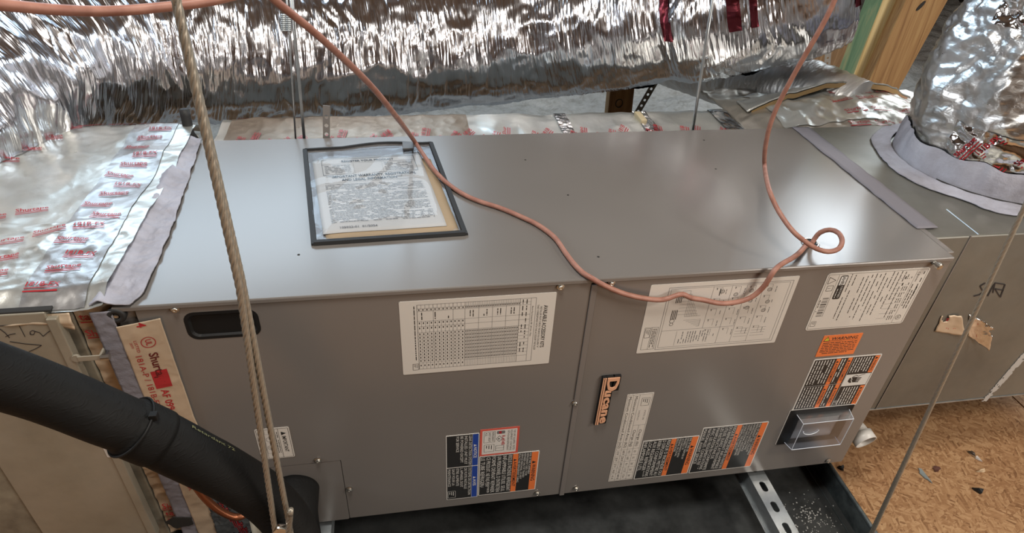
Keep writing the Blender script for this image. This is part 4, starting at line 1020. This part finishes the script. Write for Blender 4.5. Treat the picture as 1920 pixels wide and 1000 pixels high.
# osb debris
def chip(name, px, py, m, rx, ry, lab, cat, a=0, h=.0025):
    c = on(px, py, 2, FZ+.001); b = BM(); n = 9
    A = []; T = []
    for i in range(n):
        t = i*2*math.pi/n; k = 1+.3*math.sin(3*t+px); x, y = rx*k*math.cos(t), ry*k*math.sin(t); q = c+V((x*math.cos(a)-y*math.sin(a), x*math.sin(a)+y*math.cos(a), 0))
        A.append(b.verts.new(q)); T.append(b.verts.new(q+V((0, 0, h*(.7+.5*math.sin(t*2))))))
    b.faces.new(A[::-1]); b.faces.new(T)
    for i in range(n): b.faces.new((A[i], A[(i+1) % n], T[(i+1) % n], T[i]))
    tag(finish(name, b, m), lab, cat)
chip('paint_chip', 1733, 892, mat('blue_grey_chip', (.25, .29, .29), .6), .006, .020, 'long blue-grey chip on the flakeboard floor', 'debris', .1)
chip('wood_flake', 1756, 880, mat('brown_flake', (.12, .05, .035), .6), .011, .007, 'dark reddish brown flake on the floor beside the blue-grey chip', 'debris', .4)
chip('tar_blob', 1834, 921, mat('tar', (.008, .008, .008), .5), .011, .007, 'black blob with a tail on the floor near the rope', 'debris', -.5, .005)
chip('foil_flake', 1823, 852, M_scrap, .007, .011, 'grey foil flake on the floor below the plenum', 'debris', .2)
chip('foil_flake', 1834, 861, mat('pale_flake', (.6, .55, .5), .5), .005, .008, 'pale foil flake next to the grey one on the floor', 'debris', .3)
chip('wood_flake', 1840, 884, mat('pale_chip', (.62, .45, .28), .6), .013, .004, 'pale wood splinter flake on the floor below the foil flakes', 'debris', .1)
chip('knot_plug', 1577, 879, M_black, .007, .006, 'round black plug on the floor at the drain pan rim', 'debris', 0, .006)

# ============================================================ ROPES, CABLES, PIPES
def rope(bm, pts, r, lay=.030, n=24, step=.0022):
    """seven-lobed twisted rope along a polyline"""
    pts = [V(p) for p in pts]; seg = [(b-a).length for a, b in zip(pts, pts[1:])]; Ln = sum(seg); x, y, z = framed(pts[-1]-pts[0]); m = int(Ln/step); prev = None
    for i in range(m+1):
        s = Ln*i/m; q = s; k = 0
        while k < len(seg)-1 and q > seg[k]: q -= seg[k]; k += 1
        c = pts[k].lerp(pts[k+1], q/seg[k]); ring = []
        for k in range(n):
            a = 2*math.pi*k/n; rr = r*(.62+.46*abs(math.cos(3*(a-2*math.pi*s/lay/2)))**.7); ring.append(bm.verts.new(c+(x*math.cos(a)+y*math.sin(a))*rr))
        if prev:
            for k in range(n): bm.faces.new((prev[k], prev[(k+1) % n], ring[(k+1) % n], ring[k]))
        else: bm.faces.new(ring[::-1])
        prev = ring
    bm.faces.new(prev)
def P2(a, b, t): return V(a)+(V(b)-V(a))*t
c1t, c1b = fy(330, 0, -.21), fy(540, 1000, -.21); top = P2(c1t, c1b, -.9); bot = P2(c1t, c1b, 1.02)
r1 = empty('steel_rope', bot, 'twisted steel rope hanging in front of the left side of the air handler', 'steel rope', 'steel ropes hanging the air handler')
r1w = lambda px, py, d=0: (lambda q: q+(q-CAM).normalized()*d)(fy(px, py, -.21))
b = BM(); rope(b, [r1w(330, 0)+(top-c1t), r1w(330, 0), r1w(449, 540), r1w(517, 1004)], .0036); finish('rope_strand', b, M_rope, r1, True)
b = BM(); rope(b, [r1w(330, 0, .0072)+(top-c1t), r1w(330, 0, .0072), r1w(452, 520, .0072), r1w(546, 1004, .002)], .0036); finish('rope_strand', b, M_rope, r1, True)
b = BM(); rope(b, [fy(540, 1010, -.215), fy(545, 960, -.22)], .0036); cyl(b, fy(544, 966, -.22), fy(546, 955, -.22), .0040, .003); finish('rope_tail', b, M_rope, r1, True)
b = BM(); q = fy(536, 985, -.21); box(b, (q.x-.011, q.y-.006, q.z-.04), (q.x+.011, q.y+.004, q.z-.002), .003); bmesh.ops.rotate(b, cent=q, matrix=Matrix.Rotation(.5, 3, 'Y'), verts=b.verts[:]); finish('rope_clamp', b, M_chrome, r1)
c2t, c2b = fy(1920, 390, -.15), fy(1635, 1002, -.15)
r2 = empty('steel_rope', P2(c2t, c2b, 1.12), 'twisted steel rope crossing in front of the plenum at the right', 'steel rope', 'steel ropes hanging the air handler')
t2 = P2(c2t, c2b, -1.1); e2 = P2(c2t, c2b, 1.12)
b = BM(); rope(b, [t2, e2], .0030); finish('rope_strand', b, M_rope, r2, True)
b = BM(); rope(b, [t2+V((.007, 0, .0)), e2+V((.001, .005, 0))], .0030); finish('rope_strand', b, M_rope, r2, True)
def hanger(name, tops, bots, y, r, lab, m=M_rope2):
    h = empty(name, fy(*bots[0], y), lab, 'wire', 'thin hanging wires behind the air handler')
    for a, c in zip(tops, bots):
        b = BM(); cyl(b, P2(fy(*a, y), fy(*c, y), -.5), P2(fy(*a, y), fy(*c, y), 1.25), r, n=8); finish('wire_strand', b, m, h, True)
    return h
h1 = hanger('hanging_wire', [(538, 0), (545, 0), (549, 0)], [(554, 255), (569, 255), (571, 255)], .54, .0019, 'thin wires with a ribbed clip hanging behind the left half of the unit')
b = BM()
for j, (x, xo) in enumerate(((531, 0), (541, 0))):
    for k in range(9): p = fy(x, 28+3.6*k, .532); cyl(b, p-V((.0045, 0, 0)), p+V((.0045, 0, 0)), .0018, n=8)
finish('ribbed_clip', b, M_strut, h1, True)
h2 = hanger('hanging_wire', [(1336, 0)], [(1299, 243)], .54, .0035, 'single grey wire hanging behind the right half of the unit')
h2.location = fy(1299, 243, .54)
# brown cable drooping over the unit
zt = H+.0045
cp = [far(490, -30, .68), far(515, 0, .70), far(600, 70, .76), far(690, 155, .90), far(740, 215, 1.03), fz(775, 262, H+.024), fz(795, 292, H+.016), fz(815, 320, H+.009), fz(840, 345, zt+.001), fz(870, 365, zt), fz(900, 378, zt), fz(940, 391, zt), fz(980, 408, zt), fz(1010, 423, zt), fz(1040, 446, zt),
      fz(1060, 474, zt), fz(1075, 494, zt), fz(1093, 512, zt+.001), fy(1113, 524, -.007), fy(1130, 534, -.0075), fy(1170, 551, -.008), fy(1215, 561, -.009), fy(1245, 562, -.009), fy(1263, 556, -.010), fy(1280, 552, -.011), fy(1296, 559, -.010), fy(1320, 563, -.009), fy(1350, 569, -.009), fy(1380, 567, -.009), fy(1408, 558, -.010), fy(1430, 540, -.012), fy(1442, 523, -.014), fy(1453, 506, -.013),
      fz(1468, 494, H+.008), fz(1486, 484, H+.010), fz(1500, 473, H+.012), fz(1510, 462, H+.008), fz(1517, 459, H+.002)]
th = empty('control_cable', fz(1000, 430, H), 'thin brown cable drooping across the top and front of the air handler', 'cable', 'brown control cables')
b = BM(); tube(b, cp, .0042, 10, .006); finish('cable_run', b, M_cable, th, True)
cl = [fz(1521, 459, H+.002), fz(1528, 447, H+.012), fz(1538, 436, H+.026), fz(1556, 431, H+.036), fz(1572, 437, H+.040), fz(1579, 452, H+.040), fz(1572, 467, H+.038), fz(1552, 472, H+.036), fz(1530, 466, H+.040), fz(1508, 452, H+.048), fz(1488, 435, H+.056), fz(1470, 412, H+.066), fz(1454, 385, H+.078), fz(1441, 352, H+.092),
      far(1434, 315, 1.29), far(1434, 285, 1.27), far(1441, 245, 1.24), far(1455, 205, 1.22), far(1475, 165, 1.20), far(1500, 120, 1.18), far(1532, 65, 1.16), far(1556, 20, 1.15), far(1575, -25, 1.14)]
b = BM(); tube(b, cl, .0040, 10, .006); finish('cable_loop', b, M_cable, th, True)
tc = empty('control_cable', far(200, 20, .66), 'thick looking brown cable crossing the top left corner near the camera', 'cable', 'brown control cables')
b = BM(); tube(b, [far(-120, 2, .60), far(0, 9, .62), (far(100, 18, .64)), far(200, 21, .66), far(300, 14, .67), far(400, 1, .68), far(500, -25, .70)], .0043, 12, .01); finish('cable_run', b, M_cable, tc, True)
# insulated refrigerant line
pp = [far(-160, 650, .80), far(-30, 697, .83), far(90, 738, .86), far(200, 782, .88), far(295, 822, .91), far(370, 860, .94), far(440, 897, .98), far(500, 936, 1.02), far(546, 992, 1.06), far(572, 1070, 1.09)]
il = empty('insulated_pipe', far(500, 1120, 1.15), 'thick pipe in black foam insulation sweeping across the lower left', 'pipe')
pth = crom(pp, .006)
# split at the joint, near pixel x=300
ji = min(range(len(pth)), key=lambda i: (pth[i]-far(305, 826, .913)).length)
def rad(s, a, base=.0405): return base*(1+.02*nz(s*12, math.cos(a)*1.5, math.sin(a)*1.5)+.008*ridge(s*30, math.cos(a)*3, math.sin(a)*3))
b = BM(); tube(b, pth[:ji], lambda s, a: rad(s, a, .0312), 40, spl=False); finish('foam_sleeve', b, M_foam, il, True)
b = BM(); tube(b, pth[ji-9:ji+0], lambda s, a: rad(s, a, .0350)*(1-.12*(1 if s < .008 else 0)), 40, spl=False); finish('joint_sleeve', b, M_foam, il, True)
b = BM(); tube(b, pth[ji-3:], lambda s, a: rad(s, a, .0335), 40, spl=False); finish('foam_sleeve', b, M_foam, il, True)
fr_ = frames(pth)
c, x, y, t = fr_[ji-7]; b = BM(); tube(b, [c+(x*math.cos(a)+y*math.sin(a))*.0357 for a in [2*math.pi*i/40 for i in range(41)]], .0016, 6, spl=False); 
tie = finish('cable_tie', b, M_black, il, True)
q = c+(CAM-c).cross(t).normalized()*-.0; up_ = (V((0, 0, 1))-t*t.z).normalized(); hd = c+(up_*.8+((CAM-c)-t*(CAM-c).dot(t)).normalized()*.6).normalized()*.037
b = BM(); box(b, hd-V((.004, .004, .004)), hd+V((.005, .004, .005)), .0008); finish('tie_head', b, M_black, tie)
# faded print on foam
def pipe_map(u, v, w):
    k = min(len(fr_)-1, ji+2+int(u/.006)); kk = (u/.006)-int(u/.006); c, x, y, t = fr_[k]; c = c+t*kk*.006
    n = ((CAM-c)-t*(CAM-c).dot(t)).normalized(); s = n.cross(t).normalized()
    if s.z < 0: s = -s
    a = 1.0+v/.036; return c+(n*math.cos(a)+s*math.sin(a))*.0352
I = Ink(pipe_map); I.text('faded', 'Retardant 72', .0, -.004, .0045, w=.068); I.done(il, 'faded_print')
# second insulated elbow leaving the unit low at the left
el = empty('insulated_elbow', (.205, -.03, -.02), 'black foam insulated elbow leaving the lower left of the air handler', 'pipe')
b = BM(); tube(b, [(.180, .0, .105), (.180, -.018, .105), (.180, -.044, .094), (.181, -.058, .066), (.182, -.064, .03), (.182, -.066, -.03)], lambda s, a: rad(s, a, .040), 40, .006); finish('foam_sleeve', b, M_foam, el, True)
# copper tube + cream pipe + tape at lower left
cu = empty('copper_tube', fy(400, 945, -.04), 'bent copper tube emerging below the black insulated pipe', 'pipe')
b = BM(); tube(b, [fy(330, 860, -.035), fy(362, 905, -.04), fy(385, 935, -.045), (fy(412, 958, -.05)), fy(440, 970, -.05), fy(458, 966, -.045), fy(470, 955, -.03), fy(478, 940, -.004)], .0062, 14, .005); finish('tube_run', b, M_copper, cu, True)
cw = empty('drain_pipe', fy(490, 1040, -.05), 'cream plastic drain pipe end behind the black insulated pipe', 'pipe')
b = BM(); tube(b, [fy(478, 955, -.02), fy(484, 985, -.03), fy(492, 1020, -.035), fy(500, 1060, -.04)], .0125, 18, .01); finish('pipe_run', b, M_cream, cw, True)
# loose foil tape scrap hanging on lower-left of unit face
def lt(u, v): return V((.030+.085*u, -.0035-.003*crum(u*.1, v*.1, 2, 18, 3)-.004*abs(nz(u*3, v*3, 1)), .145-.150*v))
b = BM(); sheet(b, lt, 0, 1, 0, 1, 50, 80, lambda u, v: u < .55+.5*v and v < .98-.1*abs(nz(u*8, 0, 2))); t = finish('foil_patch', b, M_tape, ret, True); thicken(t, .0006)
I = Ink(lambda u, v, w: lt(v, u)+V((0, -.0015, 0)))
for k in range(6): tape_ink(I, 'red', .30+.11*k, .25+.06*k, .07, .2, 'Shur', 2)
I.done(t)
# ragged black hole in the collar bottom
b = BM(); n = 13; c = fy(337, 982, -.008); A = [b.verts.new((c.x+.020*(1+.25*math.sin(i*2.3))*math.cos(i*2*math.pi/n), -.0062, c.z+.017*(1+.2*math.sin(i*1.7))*math.sin(i*2*math.pi/n))) for i in range(n)]; b.faces.new(A)
thicken(finish('torn_hole', b, M_seam, ret), .002)

# ============================================================ FRAMING BEHIND
def beam(name, f0, f1, m, lab, dep=.089, green=False, grp=None):
    """f0,f1: (left, right) world points of the front face at bottom and top"""
    (a, c), (d, e) = f0, f1; b = BM(); off = V((0, dep, 0))
    q = [b.verts.new(p) for p in (a, c, e, d)]; k = [b.verts.new(p+off) for p in (a, c, e, d)]
    fs = [b.faces.new(q), b.faces.new(k[::-1])]
    for i in range(4): fs.append(b.faces.new((q[i], k[i], k[(i+1) % 4], q[(i+1) % 4])))
    bmesh.ops.recalc_face_normals(b, faces=b.faces[:])
    for f in b.faces:
        if green and f.normal.x < -.5: f.material_index = 1
    bmesh.ops.bevel(b, geom=b.edges[:], offset=.002, segments=1, affect='EDGES')
    o = finish(name, b, [m, M_green] if green else m); tag(o, lab, 'stud', grp); return o
def ext(a, b, k0, k1): return (P2(a, b, -k0), P2(a, b, 1+k1))
Y1 = .945
lb, lt_ = ext(fy(1597, 150, Y1), fy(1656, 0, Y1), 1.6, 1.2); rb, rt = ext(fy(1613, 160, Y1), fy(1689, 0, Y1), 1.5, 1.2)
beam('stud', (lb, rb), (lt_, rt), M_pine, 'narrow yellow stud with a green stained side behind the right end', .075, True)
Y2 = .90
lb, lt_ = ext(fy(1626, 160, Y2), fy(1699, 0, Y2), 1.5, 1.2); rb, rt = ext(fy(1668, 200, Y2), fy(1778, 0, Y2), 1.1, 1.1)
s = beam('stud', (lb, rb), (lt_, rt), M_pine2, 'wide tan stud with dark knots right of the green stained stud', .038)
for px, py, a in ((1727, 11, .7), (1648, 182, 1.0)):
    c = fy(px, py, Y2-.0015); b = BM(); n = 12; A = [b.verts.new(c+V((.012*math.cos(i*2*math.pi/n)*math.cos(a)-.005*math.sin(i*2*math.pi/n)*math.sin(a), 0, .020*math.cos(i*2*math.pi/n)*math.sin(a)+.006*math.sin(i*2*math.pi/n)*math.cos(a)))) for i in range(n)]
    b.faces.new(A); thicken(finish('knot_hole', b, M_seam, s), .002)
yb = 1.2; a, c = fy(1149, 215, yb), fy(1197, 215, yb); d, e = fy(1149, 120, yb), fy(1195, 120, yb)
a.z -= .4; c.z -= .4
s = beam('stud', (a, c), (d, e), M_pine2, 'short wooden post standing in the loose insulation behind the unit', .038)
b = BM(); tube(b, [fy(1161, 194, yb-.001)+V((.012*math.cos(t), 0, .014*math.sin(t))) for t in [i*math.pi/6 for i in range(13)]], .0012, 5, .01); finish('knot_ring', b, M_seam, s)
# post left of it, under the duct (only its foot shows)
a, c = fy(517, 222, 1.15), fy(560, 222, 1.15); a.z -= .3; c.z -= .3; d, e = fy(517, 150, 1.15), fy(560, 150, 1.15)
beam('stud', (a, c), (d, e), M_pine, 'small bit of yellow wood showing under the big duct at left', .038)
# dark upright boards in the far right background
a, c = fy(1480, 215, 1.7), fy(1590, 215, 1.7); d, e = fy(1480, -160, 1.7), fy(1600, -160, 1.7)
beam('upright_board', (a, c), (d, e), M_raft, 'dark brown board in shade behind the perforated strap', .05)
def pstrap(p0, p1, wd, nd, lab, m, parent=None):
    p0, p1 = V(p0), V(p1); Ln = (p1-p0).length; x = (p1-p0).normalized(); y = V((0, -1, 0)).cross(x).normalized(); z = x.cross(y); b = BM()
    holes = []; k = .012
    while k < Ln-.01:
        holes.append([(k+.0042*math.cos(t), wd/2+.0042*math.sin(t)) for t in [i*math.pi/4 for i in range(8)]]); k += .019
    plate(b, [(0, 0), (Ln, 0), (Ln, wd), (0, wd)], holes, lambda u, v, w: p0+x*u+y*(v-wd/2)+z*w, .0012)
    return tag(finish('perforated_strap', b, m), lab, 'strap', 'perforated hanger straps')
pstrap(fy(1193, 215, 1.05), fy(1240, 135, 1.05), .020, 0, 'perforated metal strap slanting beside the short post', M_galv)
pstrap(fy(1550, 135, 1.25), fy(1560, 20, 1.25), .022, 0, 'perforated metal strap hanging left of the green stained stud', M_strut)
pstrap(fy(612, 262, .535), fy(612, 198, .535), .014, 0, 'dark perforated strap behind the document pouch side of the unit', M_lip)
# dark strap stub near left rear corner
b = BM(); q0, q1 = fy(345, 205, .56), fy(358, 262, .555); tube(b, [q0, P2(q0, q1, .4), P2(q0, q1, .8), q1+V((.006, 0, 0))], .010, 8, .01); tag(finish('black_rubber_scrap', b, M_rubber, smooth=True), 'black torn rubber scrap at the rear left corner of the air handler', 'scrap')
